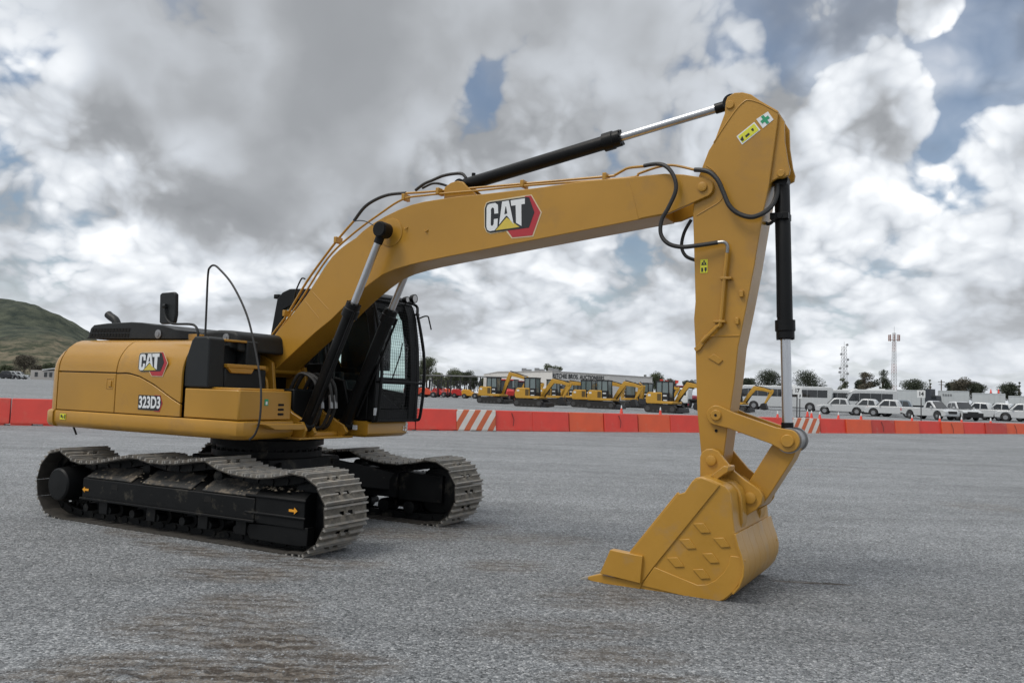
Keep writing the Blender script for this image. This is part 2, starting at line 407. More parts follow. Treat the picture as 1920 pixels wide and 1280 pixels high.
    dist = N.new('ShaderNodeVectorMath'); dist.operation = 'LENGTH'; L.new(P, dist.inputs[0])
    near = mr(dist.outputs['Value'], 5, 22, 1.0, 0.12)
    h = mt('ADD', mt('MULTIPLY', mt('SUBTRACT', 1.0, v1.outputs['Distance']), 0.5), mt('MULTIPLY', stone, 0.5))
    h = mt('ADD', h, mt('MULTIPLY', noise(7, 5), 1.6)); h = mt('ADD', h, mt('MULTIPLY', mt('MULTIPLY', acc, rid), -1.4))
    bp = N.new('ShaderNodeBump'); bp.inputs['Distance'].default_value = 0.022; L.new(near, bp.inputs['Strength']); L.new(h, bp.inputs['Height']); L.new(bp.outputs[0], b.inputs['Normal'])
    return m
def gp(x, y):
    d = raydir(x, y); t = -EYE/d.z; return CP + d*t
EARTH = []
for (x, y, rx, ry, an, amp) in ((400, 1170, 0.9, 0.6, 0, 0.8), (560, 1240, 0.8, 0.35, 0, 1.0), (180, 1270, 0.7, 0.2, 0, 1.0), (1120, 1120, 0.7, 0.5, 0.3, 0.55), (1000, 1180, 0.6, 0.4, 0.2, 0.4), (1200, 1275, 0.7, 0.2, 0, 0.7), (450, 1075, 0.75, 0.42, 0, 0.9), (540, 1050, 0.8, 0.30, -0.5, 0.85), (620, 1055, 0.7, 0.35, 0, 0.6), (470, 1130, 0.6, 0.45, 0, 0.75), (500, 1205, 0.55, 0.28, 0.1, 1.3), (480, 1262, 0.75, 0.28, 0, 1.5),
                                (280, 1245, 0.75, 0.30, 0, 1.0), (330, 1275, 0.8, 0.2, 0, 1.2), (760, 1000, 1.1, 0.5, 0, 0.75), (860, 985, 0.8, 0.5, 0, 0.7), (950, 1060, 0.55, 0.4, 0.2, 0.6), (1080, 1180, 0.8, 0.35, 0.2, 0.5), (1160, 1230, 0.6, 0.3, 0, 0.6), (1010, 1010, 0.9, 0.5, 0, 0.45),
                                (1520, 1092, 0.45, 0.06, -0.1, 1.6), (1850, 950, 1.0, 0.8, 0, 0.3), (1500, 880, 2.5, 0.5, 0, 0.3), (350, 1030, 0.9, 0.25, -0.5, 0.9), (250, 1000, 0.7, 0.25, -0.5, 0.6)):
    p = gp(x, y); EARTH.append((p.x, p.y, rx, ry, an, amp))
def build_ground():
    # polar sheet: fine near, coarse to the horizon, rising gently behind the barriers
    rs = [0.0, 2, 4, 6, 8, 10, 13, 16, 20, 24, 28, 32, 36, 40, 45, 50, 56, 62, 70, 80, 90, 100, 115, 130, 150, 180, 220, 280, 360, 480, 700, 1100, 1800, 3000, 5200]
    n = 96; mb = MB(); vs = [(0, 0, 0)]
    for r in rs[1:]:
        for k in range(n):
            a = 2*math.pi*k/n; vs.append((r*math.cos(a), r*math.sin(a), terrain(r, 0)))
    fs = [(0, 1+k, 1+(k+1)%n) for k in range(n)]
    for j in range(len(rs)-2):
        b0 = 1+j*n; b1 = b0+n
        for k in range(n): fs.append((b0+k, b1+k, b1+(k+1)%n, b0+(k+1)%n))
    mb.add(vs, fs)
    tag(mb.build('gravel_ground', ground_material(), ang=80, recalc=False), kind='structure')
build_ground()
def loose_stones():
    # single stones lying on the gravel near the machine
    R = random.Random(5); mb = MB(); vs, fs = [], []
    for k in range(11000):
        d = 3.6+14.0*R.random()**1.6; a = R.uniform(-0.72, 0.72); x, y = d*math.sin(a), d*math.cos(a); r = R.uniform(0.004, 0.0095)*(1.5 if R.random() < 0.06 else 1); b = len(vs)
        t = R.uniform(0, 6.28)
        for i in range(4):
            q = t+i*1.57+R.uniform(-0.3, 0.3); rr = r*R.uniform(0.7, 1.3); vs.append((x+rr*math.cos(q), y+rr*math.sin(q), r*R.uniform(0.1, 0.5)))
        vs.append((x, y, r*R.uniform(0.8, 1.3))); vs.append((x, y, -0.004))
        for i in range(4): fs.append((b+i, b+(i+1) % 4, b+4)); fs.append((b+(i+1) % 4, b+i, b+5))
    mb.add(vs, fs)
    m = mat('stone', (0.24, 0.245, 0.25), 0.85, var=0.6, vscale=14)
    tag(mb.build('loose_stones', m, ang=20, recalc=False), 'loose grey stones scattered over the near gravel', 'gravel', None, 'stuff')
loose_stones()
# end of the ground

# ================================================================ THE BIG EXCAVATOR
EX = thing('excavator', 'large yellow crawler excavator in the foreground with its bucket resting on the gravel', 'excavator', ORG, -BY)
TX = Matrix.Rotation(BY-TY, 4, 'Z')

# ---- crawler tracks
def track_path():
    up = [(-1.80, 0.775), (-1.56, 0.69), (-1.27, 0.685), (-0.95, 0.735), (-0.57, 0.795), (-0.25, 0.765), (0.10, 0.775), (0.54, 0.83), (0.78, 0.765), (1.05, 0.725), (1.35, 0.72), (1.60, 0.755), (1.83, 0.80)]
    pts = []
    cz, R = 0.405, 0.385
    for i in range(0, 25):                      # front idler, top to bottom
        t = math.pi/2 - math.pi*i/24; pts.append((1.84+R*math.cos(t), cz+R*math.sin(t)*(1.0)))
    for i in range(1, 30): pts.append((1.84-3.68*i/30, 0.004))
    for i in range(0, 25):
        t = -math.pi/2 - math.pi*i/24; pts.append((-1.84+R*math.cos(t), cz+R*math.sin(t)))
    # catmull through the sagging upper run
    q = [Vector((a, b)) for a, b in [(-2.0, 0.76)]+up+[(1.95, 0.79)]]
    o = []
    for i in range(1, len(q)-2):
        for k in range(8):
            t = k/8; a, b, c, d = q[i-1], q[i], q[i+1], q[i+2]
            o.append(0.5*((2*b)+(c-a)*t+(2*a-5*b+4*c-d)*t*t+(3*b-a-3*c+d)*t**3))
    pts += [(p.x, p.y) for p in o]
    return [Vector(p) for p in pts]
def resample(pts, n):
    L_ = [0]; m_ = len(pts)
    for i in range(m_): L_.append(L_[-1]+(pts[(i+1) % m_]-pts[i]).length)
    tot = L_[-1]; out = []
    j = 0
    for k in range(n):
        s = tot*k/n
        while L_[j+1] < s: j += 1
        t = (s-L_[j])/max(1e-9, L_[j+1]-L_[j]); a = pts[j]; b = pts[(j+1) % m_]
        out.append((a.lerp(b, t), (b-a).normalized()))
    return out, tot
def smooth_dir(pts, out, tot, n): return out
SHW = 0.645
def shoe_mesh():
    mb = MB(); w = SHW/2; p = 0.098
    # local x along travel, y across, z outwards; plate with two slots in the middle
    for (a, b) in ((-w, -0.10), (-0.03, 0.03), (0.10, w)): mb.box(-p, p, a, b, -0.012, 0.0)
    for s_ in (-1, 1):
        y0, y1 = sorted((s_*0.03, s_*0.10)); mb.box(-p, -0.035, y0, y1, -0.012, 0.0); mb.box(0.005, p, y0, y1, -0.012, 0.0)
    for gx in (-0.084, 0.0, 0.080):            # three grouser bars, the middle one cut by the slots
        for (a, b) in (((-w, w),) if gx else ((-w, -0.10), (-0.03, 0.03), (0.10, w))): mb.prism([(gx-0.013, 0), (gx+0.013, 0), (gx+0.007, 0.030), (gx-0.007, 0.030)], a, b, 'y')
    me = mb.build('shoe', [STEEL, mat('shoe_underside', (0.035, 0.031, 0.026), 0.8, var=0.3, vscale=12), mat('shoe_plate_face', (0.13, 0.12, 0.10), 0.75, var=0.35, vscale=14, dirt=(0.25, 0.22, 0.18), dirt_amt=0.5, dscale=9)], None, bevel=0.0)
    d = me.data
    for p_ in d.polygons:
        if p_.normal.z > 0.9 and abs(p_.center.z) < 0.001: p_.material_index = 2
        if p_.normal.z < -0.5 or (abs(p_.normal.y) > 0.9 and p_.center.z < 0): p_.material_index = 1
    bpy.data.objects.remove(me); return d
SHOE = shoe_mesh()
def crawler(side):
    vc = 1.19*side
    base = track_path(); n = 49
    pos, tot = resample(base, n)
    # the chain of links behind the shoes
    ch = MB(TX)
    ctr = Vector((0, 0.42))
    for (p, d) in pos:
        nrm = Vector((-d.y, d.x));
        # clockwise loop (front top -> bottom): outward is to the left of travel reversed
        if (nrm.dot(p-Vector((max(-1.7, min(1.7, p.x)), 0.42)))) < 0: nrm = -nrm
        ang = math.atan2(d.y, d.x)
        for s_ in (-1, 1):
            M = Matrix.Translation((p.x-nrm.x*0.055, vc+s_*0.085, p.y-nrm.y*0.055)) @ Matrix.Rotation(-ang, 4, 'Y')
            ch.box(-0.098, 0.098, -0.022, 0.022, -0.042, 0.042, M)
        q = p-nrm*0.055
        ch.cyl((q.x+d.x*0.09, vc-0.12, q.y+d.y*0.09), (q.x+d.x*0.09, vc+0.12, q.y+d.y*0.09), 0.026, seg=8)
    tr = ch.build('crawler_track', BLKF, EX)
    if side < 0: tr['label'] = 'near crawler track with its shoes sagging between rollers'
    else: tr['label'] = 'far crawler track seen behind the carbody'
    rnd = random.Random(3+side)
    for k, (p, d) in enumerate(pos):
        nrm = Vector((-d.y, d.x))
        if (nrm.dot(p-Vector((max(-1.7, min(1.7, p.x)), 0.42)))) < 0: nrm = -nrm
        X = Vector((d.x, 0, d.y)); Z = Vector((nrm.x, 0, nrm.y)); Y = Z.cross(X)
        M = Matrix((X, Y, Z)).transposed().to_4x4(); M.translation = Vector((p.x, vc, p.y))
        o = bpy.data.objects.new('shoe', SHOE); COL.objects.link(o); o.parent = tr
        o.matrix_local = TX @ M @ Matrix.Rotation(rnd.uniform(-0.025, 0.025), 4, 'Y')
    # ---- side frame
    s = side
    def V(off): return s*(1.19+off)
    fr = MB(TX); a, b = V(0.30), V(-0.22)
    # main beam: flat outer face, roof sloping inwards
    prof = [(V(0.285), 0.285), (V(0.285), 0.50), (V(0.06), 0.635), (V(-0.16), 0.635), (V(-0.22), 0.50), (V(-0.22), 0.285)]
    fr.prism(prof, -1.42, 1.28, 'x')
    # nose guard towards the idler
    fr.prism([(V(0.275), 0.26), (V(0.275), 0.545), (V(0.19), 0.60), (V(-0.16), 0.60), (V(-0.16), 0.26)], 1.283, 1.93, 'x')
    fr.prism([(1.2, 0.245), (1.97, 0.275), (1.97, 0.10), (1.86, 0.085), (1.22, 0.09), (1.15, 0.17)], V(0.262), V(0.16), 'y')
    for z in (0.53, 0.36): fr.cyl((1.15, V(0.277), z), (1.95, V(0.277), z-0.0), 0.016, seg=8)
    # flange along the lower edge
    fr.box(-1.44, 1.30, min(V(0.27), V(0.31)), max(V(0.27), V(0.31)), 0.262, 0.288)
    # roller brackets
    for u in (-1.05, -0.25, 0.55, 1.1):
        fr.box(u-0.07, u+0.07, min(V(0.14), V(0.28)), max(V(0.14), V(0.28)), 0.12, 0.262)
    fo = fr.build('track_frame', BLKF, EX, bevel=0.008)
    # dusty plates lying on the sloping roof of the frame
    top = MB(TX)
    for (u0, u1) in ((-1.36, -0.60), (-0.42, 0.36), (0.52, 1.26)):
        top.add([(u0, V(0.275), 0.512), (u1, V(0.275), 0.512), (u1, V(0.065), 0.638), (u0, V(0.065), 0.638),
                 (u0, V(0.282), 0.526), (u1, V(0.282), 0.526), (u1, V(0.07), 0.652), (u0, V(0.07), 0.652)],
                [(0,3,2,1),(4,5,6,7),(0,1,5,4),(1,2,6,5),(2,3,7,6),(3,0,4,7)])
    top.build_each('frame_cover', MUD, fo, bevel=0.005)
    # lumps of dried earth on the frame
    lump = MB(TX); rnd = random.Random(11)
    for _ in range(90 if side < 0 else 40):
        u = rnd.choice((rnd.uniform(-1.3, 1.25), rnd.uniform(1.0, 1.75))); t = rnd.random()
        v = 0.27-0.22*t; z = 0.525+0.125*t if u < 1.27 else 0.60
        r = rnd.uniform(0.006, 0.022)
        lump.add([(u-r, V(v)-r, z), (u+r, V(v)-r*0.6, z), (u+0.6*r, V(v)+r, z), (u-0.7*r, V(v)+r, z), (u, V(v), z+r*rnd.uniform(0.6, 1.2))], [(0,1,4),(1,2,4),(2,3,4),(3,0,4)])
    lump.build('dried_mud', mat('dried_mud', (0.20, 0.165, 0.12), 0.9, var=0.3, vscale=20), fo)['kind'] = 'stuff'
    # black plates on the outer face, painting in the dark of square recesses
    rc = MB(TX)
    for u in (-0.86, 0.62):
        rc.box(u-0.05, u+0.05, min(V(0.282), V(0.288)), max(V(0.282), V(0.288)), 0.41, 0.47)
    rc.build_each('recess_dark_plate', mat('deep_black', (0.002, 0.002, 0.002), 0.9), fo)
    # arrows
    ar = MB(TX)
    def arrow(u, z, sg, L_=0.11):
        v0, v1 = V(0.288), V(0.292)
        pts = [(u-sg*L_/2, z-0.012), (u+sg*L_*0.12, z-0.012), (u+sg*L_*0.12, z-0.032), (u+sg*L_/2, z), (u+sg*L_*0.12, z+0.032), (u+sg*L_*0.12, z+0.012), (u-sg*L_/2, z+0.012)]
        ar.prism(pts, v0, v1, 'y')
    if side < 0:
        arrow(-1.36, 0.375, -1); arrow(1.80, 0.43, 1)
        ar.build_each('arrow_mark', ORG_, fo)
    # ---- wheels
    sp = MB(TX)
    sp.lathe((-1.80, V(-0.20), 0.405), (-1.80, V(1.0), 0.405), [(0.0, 0.20), (0.12, 0.25), (0.16, 0.25), (0.18, 0.21), (0.46, 0.20), (0.53, 0.19), (0.545, 0.17), (0.55, 0.0)], 28)
    for k in range(21):
        t = 2*math.pi*k/21; M = Matrix.Translation((-1.80, vc, 0.405)) @ Matrix.Rotation(t, 4, 'Y'); sp.box(0.22, 0.315, -0.03, 0.03, -0.022, 0.022, M)
    sp.cyl((-1.80, vc-0.03, 0.405), (-1.80, vc+0.03, 0.405), 0.255, seg=28)
    sp.build('drive_sprocket', BLK, EX, bevel=0.004)
    idl = MB(TX); idl.lathe((1.84, vc-0.10, 0.405), (1.84, vc+1, 0.405), [(0, 0.20), (0.02, 0.28), (0.05, 0.285), (0.055, 0.315), (0.145, 0.315), (0.15, 0.285), (0.18, 0.28), (0.2, 0.20)], 28)
    idl.build('front_idler', BLKF, EX)
    for k in range(8):
        u = -1.38+k*0.40; ro = MB(TX); ro.lathe((u, vc-0.14, 0.165), (u, vc+1, 0.165), [(0, 0.05), (0.01, 0.085), (0.10, 0.088), (0.105, 0.07), (0.175, 0.07), (0.18, 0.088), (0.27, 0.085), (0.28, 0.05)], 16)
        ro.cyl((u, V(0.12), 0.165), (u, V(0.26), 0.165), 0.045, seg=12)
        ro.build('track_roller', BLKF, EX)
    for u in (-0.57, 0.56):
        ro = MB(TX); ro.lathe((u, vc-0.12, 0.655), (u, vc+1, 0.655), [(0, 0.04), (0.01, 0.065), (0.24, 0.065), (0.25, 0.04)], 16); ro.box(u-0.04, u+0.04, vc-0.02, vc+0.10, 0.55, 0.62)
        ro.build('carrier_roller', BLKF, EX)
crawler(-1); crawler(1)
# ---- carbody and slewing ring
cb = MB(TX)
cb.prism([(-0.72, 0.50), (-0.62, 0.80), (0.62, 0.80), (0.72, 0.50), (0.66, 0.46), (-0.66, 0.46)], -0.62, 0.62, 'y')
for sx in (-1, 1):
    for sy in (-1, 1):
        # X legs widening towards the side frames
        a = [(sx*0.20, 0.44), (sx*0.72, 0.44), (sx*1.18, 0.42), (sx*1.18, 0.60), (sx*0.70, 0.76), (sx*0.20, 0.78)]
        vs0 = [(sx*0.12, sy*0.45, 0.44), (sx*0.66, sy*0.45, 0.44), (sx*0.66, sy*0.45, 0.77), (sx*0.12, sy*0.45, 0.77)]
        vs1 = [(sx*0.50, sy*1.02, 0.36), (sx*1.22, sy*1.02, 0.36), (sx*1.22, sy*1.02, 0.60), (sx*0.50, sy*1.02, 0.60)]
        cb.add(vs0+vs1, [(0,1,2,3),(7,6,5,4),(0,4,5,1),(1,5,6,2),(2,6,7,3),(3,7,4,0)])
co = cb.build('carbody', BLKF, EX, bevel=0.015)
sr = MB()
sr.lathe((0, 0, 0.80), (0, 0, 2), [(0, 0.66), (0.07, 0.66), (0.072, 0.61), (0.13, 0.61), (0.135, 0.68), (0.20, 0.68), (0.205, 0.60), (0.27, 0.60)], 48)
for k in range(40):
    t = 2*math.pi*k/40; sr.cyl((0.64*math.cos(t), 0.64*math.sin(t), 0.87), (0.64*math.cos(t), 0.64*math.sin(t), 0.895), 0.018, seg=6)
sr.build('slewing_ring', BLKF, EX)

# ---- upper body
UJ, UM, UF = -2.21, -1.10, 0.02       # panel joints along the machine
SEC = [(-1.35, 1.265), (-1.35, 1.50), (-1.35, 1.745), (-1.338, 1.84), (-1.315, 1.91), (-1.275, 1.98), (-1.22, 2.045), (-1.16, 2.09), (-1.08, 2.118), (-0.98, 2.125)]
def sec_len():
    L_ = [0.0]
    for i in range(len(SEC)-1): L_.append(L_[-1]+math.hypot(SEC[i+1][0]-SEC[i][0], SEC[i+1][1]-SEC[i][1]))
    return L_
SL = sec_len()
def sec_at(s, off=0.0):
    s = max(0.0, min(SL[-1], s))
    for i in range(len(SL)-1):
        if s <= SL[i+1]+1e-9: break
    t = (s-SL[i])/(SL[i+1]-SL[i]); a, b = SEC[i], SEC[i+1]
    v = a[0]+(b[0]-a[0])*t; z = a[1]+(b[1]-a[1])*t
    def nr(j):
        j0, j1 = max(0, j-1), min(len(SEC)-1, j+1); dx = SEC[j1][0]-SEC[j0][0]; dz = SEC[j1][1]-SEC[j0][1]; l = math.hypot(dx, dz); return (-dz/l, dx/l)
    n0, n1 = nr(i), nr(i+1); nx = n0[0]+(n1[0]-n0[0])*t; nz = n0[1]+(n1[1]-n0[1])*t
    return v+nx*off, z+nz*off
def s_of_z(z):
    for i in range(len(SEC)-1):
        if SEC[i][1] <= z <= SEC[i+1][1]: return SL[i]+(SL[i+1]-SL[i])*(z-SEC[i][1])/(SEC[i+1][1]-SEC[i][1])
    return SL[-1]
def panel(name, u0, u1, s0, s1, off=0.022, nu=14, ns=16, mirror=False, label=None):
    # s0, s1: number or function of u; a shell standing proud of the inner body
    f0 = s0 if callable(s0) else (lambda u: s0); f1 = s1 if callable(s1) else (lambda u: s1)
    rows = []
    for i in range(nu+1):
        u = u0+(u1-u0)*i/nu; row = []
        for j in range(ns+1):
            s = f0(u)+(f1(u)-f0(u))*j/ns; v, z = sec_at(s, off); row.append((u, -v if mirror else v, z))
        rows.append(row)
    back = [[(p[0], p[1]+(-0.03 if mirror else 0.03), p[2]-(0.012 if abs(p[1]) < 1.3 else 0)) for p in r] for r in rows]
    mb = MB(); n = ns+1
    vs = [p for r in rows for p in r]+[p for r in back for p in r]; T = (nu+1)*n
    fs = [[j*n+i, j*n+i+1, (j+1)*n+i+1, (j+1)*n+i] for j in range(nu) for i in range(ns)]
    fs += [[T+q for q in f[::-1]] for f in fs]
    for j in range(nu):
        fs.append([j*n, (j+1)*n, T+(j+1)*n, T+j*n]); fs.append([j*n+ns, T+j*n+ns, T+(j+1)*n+ns, (j+1)*n+ns])
    for i in range(ns):
        fs.append([i, T+i, T+i+1, i+1]); a = nu*n; fs.append([a+i, a+i+1, T+a+i+1, T+a+i])
    mb.add(vs, fs)
    o = mb.build(name, YEL, EX, bevel=0.006)
    if label: o['label'] = label
    return o
core = MB()
sec2 = [sec_at(s, -0.004) for s in SL]
poly = [(v, z) for v, z in sec2]+[(-v, z) for v, z in reversed(sec2)]
core.prism(poly, UJ+0.01, UF-0.02, 'x')
core.build('engine_housing', BLK, EX)
g = 0.007
zc1 = s_of_z(1.735)
panel('engine_door', UJ+g, UM-g, 0.0+g, zc1-g, label='rear lower side door with square latch')
panel('upper_side_panel', UJ+g, UM-g, zc1+g, SL[-1])
CURVE = [HB(x, y, -1.37) for x, y in ((221, 700), (240, 699.5), (262, 706), (290, 722), (320, 745), (343, 760))]
def curve_s(u):
    c = CURVE
    if u <= c[0][0]: return s_of_z(c[0][1])
    for i in range(len(c)-1):
        if u <= c[i+1][0]:
            t = (u-c[i][0])/(c[i+1][0]-c[i][0]); return s_of_z(c[i][1]+(c[i+1][1]-c[i][1])*t)
    return s_of_z(c[-1][1])
panel('pump_door', UM+g, UF+0.008, 0.0+g, lambda u: curve_s(u)-g, label='lower front side door carrying the model number')
ps = panel('logo_panel', UM+g, UF+0.008, lambda u: curve_s(u)+g, SL[-1], nu=20, label='upper front side panel curving down behind the logo')
for nm, a, b in (('far_side_panel', UJ+g, UM-g), ('far_side_panel', UM+g, UF-0.02)): panel(nm, a, b, g, SL[-1], mirror=True)
lt = MB()      # door latch
c0 = HB(206, 719, -1.372)
for a_, b_, c_, d_ in ((-0.06, 0.06, 0.055, 0.063), (-0.06, 0.06, -0.063, -0.055), (-0.06, -0.053, -0.055, 0.055), (0.053, 0.06, -0.055, 0.055)): lt.box(c0[0]+a_, c0[0]+b_, -1.377, -1.370, c0[1]+c_, c0[1]+d_)
lt.box(c0[0]-0.02, c0[0]+0.035, -1.384, -1.370, c0[1]-0.035, c0[1]+0.035)
lt.build('door_latch', YEL, EX, bevel=0.004)
# roof deck
rd = MB(); rd.box(UJ-0.02, UF-0.03, -1.0, 1.0, 2.10, 2.128); rd.build('roof_deck', YEL, EX, bevel=0.004)

# counterweight: plan outline swept round the tail, with rounded shoulder
def cw_plan(off=0.0):
    half = [(UJ-0.004, 1.375), (-2.27, 1.372), (-2.33, 1.35), (-2.385, 1.31), (-2.43, 1.25), (-2.48, 1.12), (-2.56, 0.92), (-2.64, 0.62), (-2.69, 0.32), (-2.705, 0)]
    pts = [(u-off*0.8 if i > 0 else u, -(v+off if v > 0.9 else v)) for i, (u, v) in enumerate(half)]
    return pts+[(u, -v) for u, v in reversed(pts[:-1])]
def shell_rows(plan, levels):
    rows = []
    for (z, ins) in levels:
        row = []
        for (u, v) in plan:
            l = math.hypot(u+1.2, v); k = (l-ins)/l
            u2 = u if abs(u-(UJ-0.004)) < 1e-6 else -1.2+(u+1.2)*k
            row.append((u2, v*(abs(v)-ins)/max(abs(v), 1e-6) if abs(v) > 0.9 else v*k, z))
        rows.append(row)
    return rows
def closed_shell(name, plan, levels, mtl, bevel=0.0):
    rows = shell_rows(plan, levels); n = len(plan); mb = MB(); mb.grid(rows)
    vs = [p for r in rows for p in r]
    mb.f.append(list(range(n))[::-1]); k = (len(rows)-1)*n; mb.f.append([k+i for i in range(n)])
    for j in range(len(rows)-1): mb.f.append([j*n, (j+1)*n, (j+1)*n+n-1, j*n+n-1])
    return mb.build(name, mtl, EX, bevel=bevel, ang=50)
closed_shell('counterweight', cw_plan(), [(1.275, 0.0), (1.745, 0.0), (1.84, 0.012), (1.91, 0.035), (1.98, 0.075), (2.045, 0.13), (2.09, 0.19), (2.118, 0.27), (2.13, 0.40)], YEL)
closed_shell('counterweight_base', cw_plan(0.035), [(1.062, 0.06), (1.075, 0.02), (1.12, 0.0), (1.24, 0.0), (1.262, 0.012), (1.272, 0.035)], YEL)

# platform skirt along the right side and round the front corner
sk = MB()
sk_plan = [(UJ+0.004, -1.392), (0.80, -1.392), (0.915, -1.372), (0.965, -1.32), (0.98, -1.22), (0.93, -0.56), (0.90, -0.52), (UJ+0.004, -0.52)]
def pinset(pl, d):
    cx = -0.6; cy = -0.95
    return [(u-(d if u > 0.5 else 0), v+(d if v < -1 else 0)) for u, v in pl]
lv = [(1.062, 0.07), (1.075, 0.035), (1.11, 0.006), (1.14, 0.0), (1.235, 0.0), (1.252, 0.006), (1.262, 0.02)]
rows = [[(u, v, z) for u, v in pinset(sk_plan, d)] for z, d in lv]
n = len(sk_plan); vs = [p for r in rows for p in r]
fs = [[j*n+i, j*n+(i+1) % n, (j+1)*n+(i+1) % n, (j+1)*n+i] for j in range(len(lv)-1) for i in range(n)]
fs += [list(range(n))[::-1], [(len(lv)-1)*n+i for i in range(n)]]
sk.add(vs, fs); sk.build('platform_skirt', YEL, EX, ang=30)
# far side skirt under the cab
sk = MB()
pl2 = [(UJ+0.004, 1.39), (0.95, 1.39), (1.10, 1.36), (1.19, 1.28), (1.215, 1.18), (1.19, 0.46), (0.55, 0.42), (UJ+0.004, 0.42)]
lv2 = [(1.055, 0.06), (1.075, 0.02), (1.10, 0.0), (1.225, 0.0), (1.245, 0.01), (1.255, 0.03)]
rows = [[(u-(d if u > 0.9 else 0), v-(d if v > 1.2 else -d*0.5), z) for u, v in pl2] for z, d in lv2]
n = len(pl2); vs = [p for r in rows for p in r]
fs = [[j*n+i, j*n+(i+1) % n, (j+1)*n+(i+1) % n, (j+1)*n+i] for j in range(len(lv2)-1) for i in range(n)]
fs += [list(range(n))[::-1], [(len(lv2)-1)*n+i for i in range(n)]]
sk.add(vs, fs); cs = sk.build('cab_platform_skirt', YEL, EX, ang=30); cs['label'] = 'yellow platform edge under the cab with a scuffed corner'
wr = MB(); p0 = HB(769, 804, 1.0)
for k in range(9):
    rr = random.Random(k); a = rr.uniform(-0.5, 0.5); v = 1.14+rr.uniform(0, 0.10); z = 1.15+rr.uniform(-0.06, 0.07); w_ = rr.uniform(0.012, 0.03)
    wr.add([(1.222, v-w_, z-w_*0.6), (1.222, v+w_*0.6, z-w_), (1.222, v+w_, z+w_*0.9), (1.222, v-w_*0.4, z+w_*0.6)], [(0,1,2,3)])
wr.build_each('scuffed_paint', WHT, cs)
st = MB(); st.box(0.70, 0.76, 0.385, 0.395, 0, 0)
# centre frame of the platform: longitudinal plates carrying boom and cylinders
cf = MB()
cf.prism([(-2.1, 1.09), (-2.1, 1.30), (-0.55, 1.30), (-0.35, 1.95), (-0.12, 2.02), (0.14, 2.02), (0.30, 1.93), (0.36, 1.55), (0.66, 1.34), (0.98, 1.20), (1.03, 1.12), (0.95, 1.06)], -0.30, -0.255, 'y')
cf.prism([(-2.1, 1.09), (-2.1, 1.30), (-0.55, 1.30), (-0.35, 1.95), (-0.12, 2.02), (0.14, 2.02), (0.30, 1.93), (0.36, 1.55), (0.66, 1.34), (0.98, 1.20), (1.03, 1.12), (0.95, 1.06)], 0.255, 0.30, 'y')
cf.box(-2.1, 1.0, -0.52, 0.42, 1.045, 1.07); cf.box(0.0, 0.9, -0.255, 0.255, 1.07, 1.12)
cf.prism([(0.70, 1.07), (0.72, 1.16), (0.84, 1.25), (0.98, 1.25), (1.04, 1.16), (1.00, 1.07)], -0.47, -0.43, 'y')
cf.build('platform_frame', YEL, EX, bevel=0.008)
bk = MB()    # thick bracket beside the boom foot
bk.prism(PX([(462, 722), (462, 688), (470, 683), (481, 686), (490, 697), (499, 712), (501, 736), (470, 736)], -0.42), -0.42, -0.385, 'y')
bk.cyl((0.199, -0.45, 1.84), (0.199, 0.40, 1.84), 0.05)
bk.build('boom_foot_bracket', YEL, EX, bevel=0.008)

# right front storage box
bx = MB(); PB = [(0.085, -1.365), (0.885, -1.365), (0.915, -1.35), (0.925, -1.32), (0.925, -0.60), (0.90, -0.575), (0.085, -0.575)]
bx.prism(PB, 1.272, 1.59, 'z'); bx.prism([(0.30, -1.28), (0.84, -1.28), (0.84, -0.62), (0.30, -0.62)], 1.586, 1.612, 'z')
bo = bx.build('storage_box', YEL, EX, bevel=0.012, seg=3)
sl = MB()
for k in range(3): sl.prism([(-0.755+dx, 1.335+0.052*k+dz) for dx, dz in ((-0.045, 0), (-0.038, 0.012), (0.038, 0.012), (0.045, 0), (0.038, -0.012), (-0.038, -0.012))], 0.926, 0.931, 'x')
sl.build_each('vent_slot', mat('slot_black', (0.002, 0.002, 0.002), 0.9), bo)
gs = MB(); gs.box(0.926, 0.930, -1.005, -0.95, 1.43, 1.50); gs.build('green_sticker', GRN, bo)
gs = MB(); gs.box(0.930, 0.932, -0.99, -0.965, 1.44, 1.475); gs.build('sticker_figure', WHT, bo)
stp = MB(); stp.prism([(-1.15, 1.235), (-0.56, 1.235), (-0.52, 1.175), (-0.60, 1.165), (-1.0, 1.175)], 0.96, 1.10, 'x'); stp.build('front_step', YEL, EX, bevel=0.008)

# black tank cover, steps and hand posts at the front right
tk = MB()
tk.prism([(0.035, 1.60), (0.035, 1.80), (0.055, 1.95), (0.12, 2.12), (0.16, 2.165), (0.36, 2.165), (0.40, 2.14), (0.42, 1.60)], -1.345, -1.12, 'y')
tk.prism([(0.035, 1.60), (0.035, 1.83), (0.42, 1.83), (0.42, 1.60)], -1.12, -0.50, 'y')
tk.prism([(-0.05, 1.60), (-0.05, 2.10), (0.22, 2.10), (0.22, 1.60)], -1.12, -0.40, 'y')
tk.prism([(0.22, 1.83), (0.22, 2.15), (0.40, 2.15), (0.40, 1.83)], -0.80, -0.62, 'y')
tk.build('tank_cover', BLKP, EX, bevel=0.02, seg=3)
sp_ = MB(); sp_.box(0.36, 0.46, -1.12, -0.55, 1.835, 1.875); sp_.prism([(-1.11, 1.835), (-0.72, 1.835), (-0.76, 1.775), (-1.05, 1.775)], 0.40, 0.455, 'x'); sp_.box(0.24, 0.40, -1.12, -0.80, 2.125, 2.15)
sp_.build('step_plate', YEL, EX, bevel=0.006)
yb = MB(); q = PX([(353, 638), (353, 626), (370, 626), (370, 638)], -1.0); yb.prism(q, -1.0, -0.86, 'y'); yb.build('filler_box', YEL, EX, bevel=0.006)

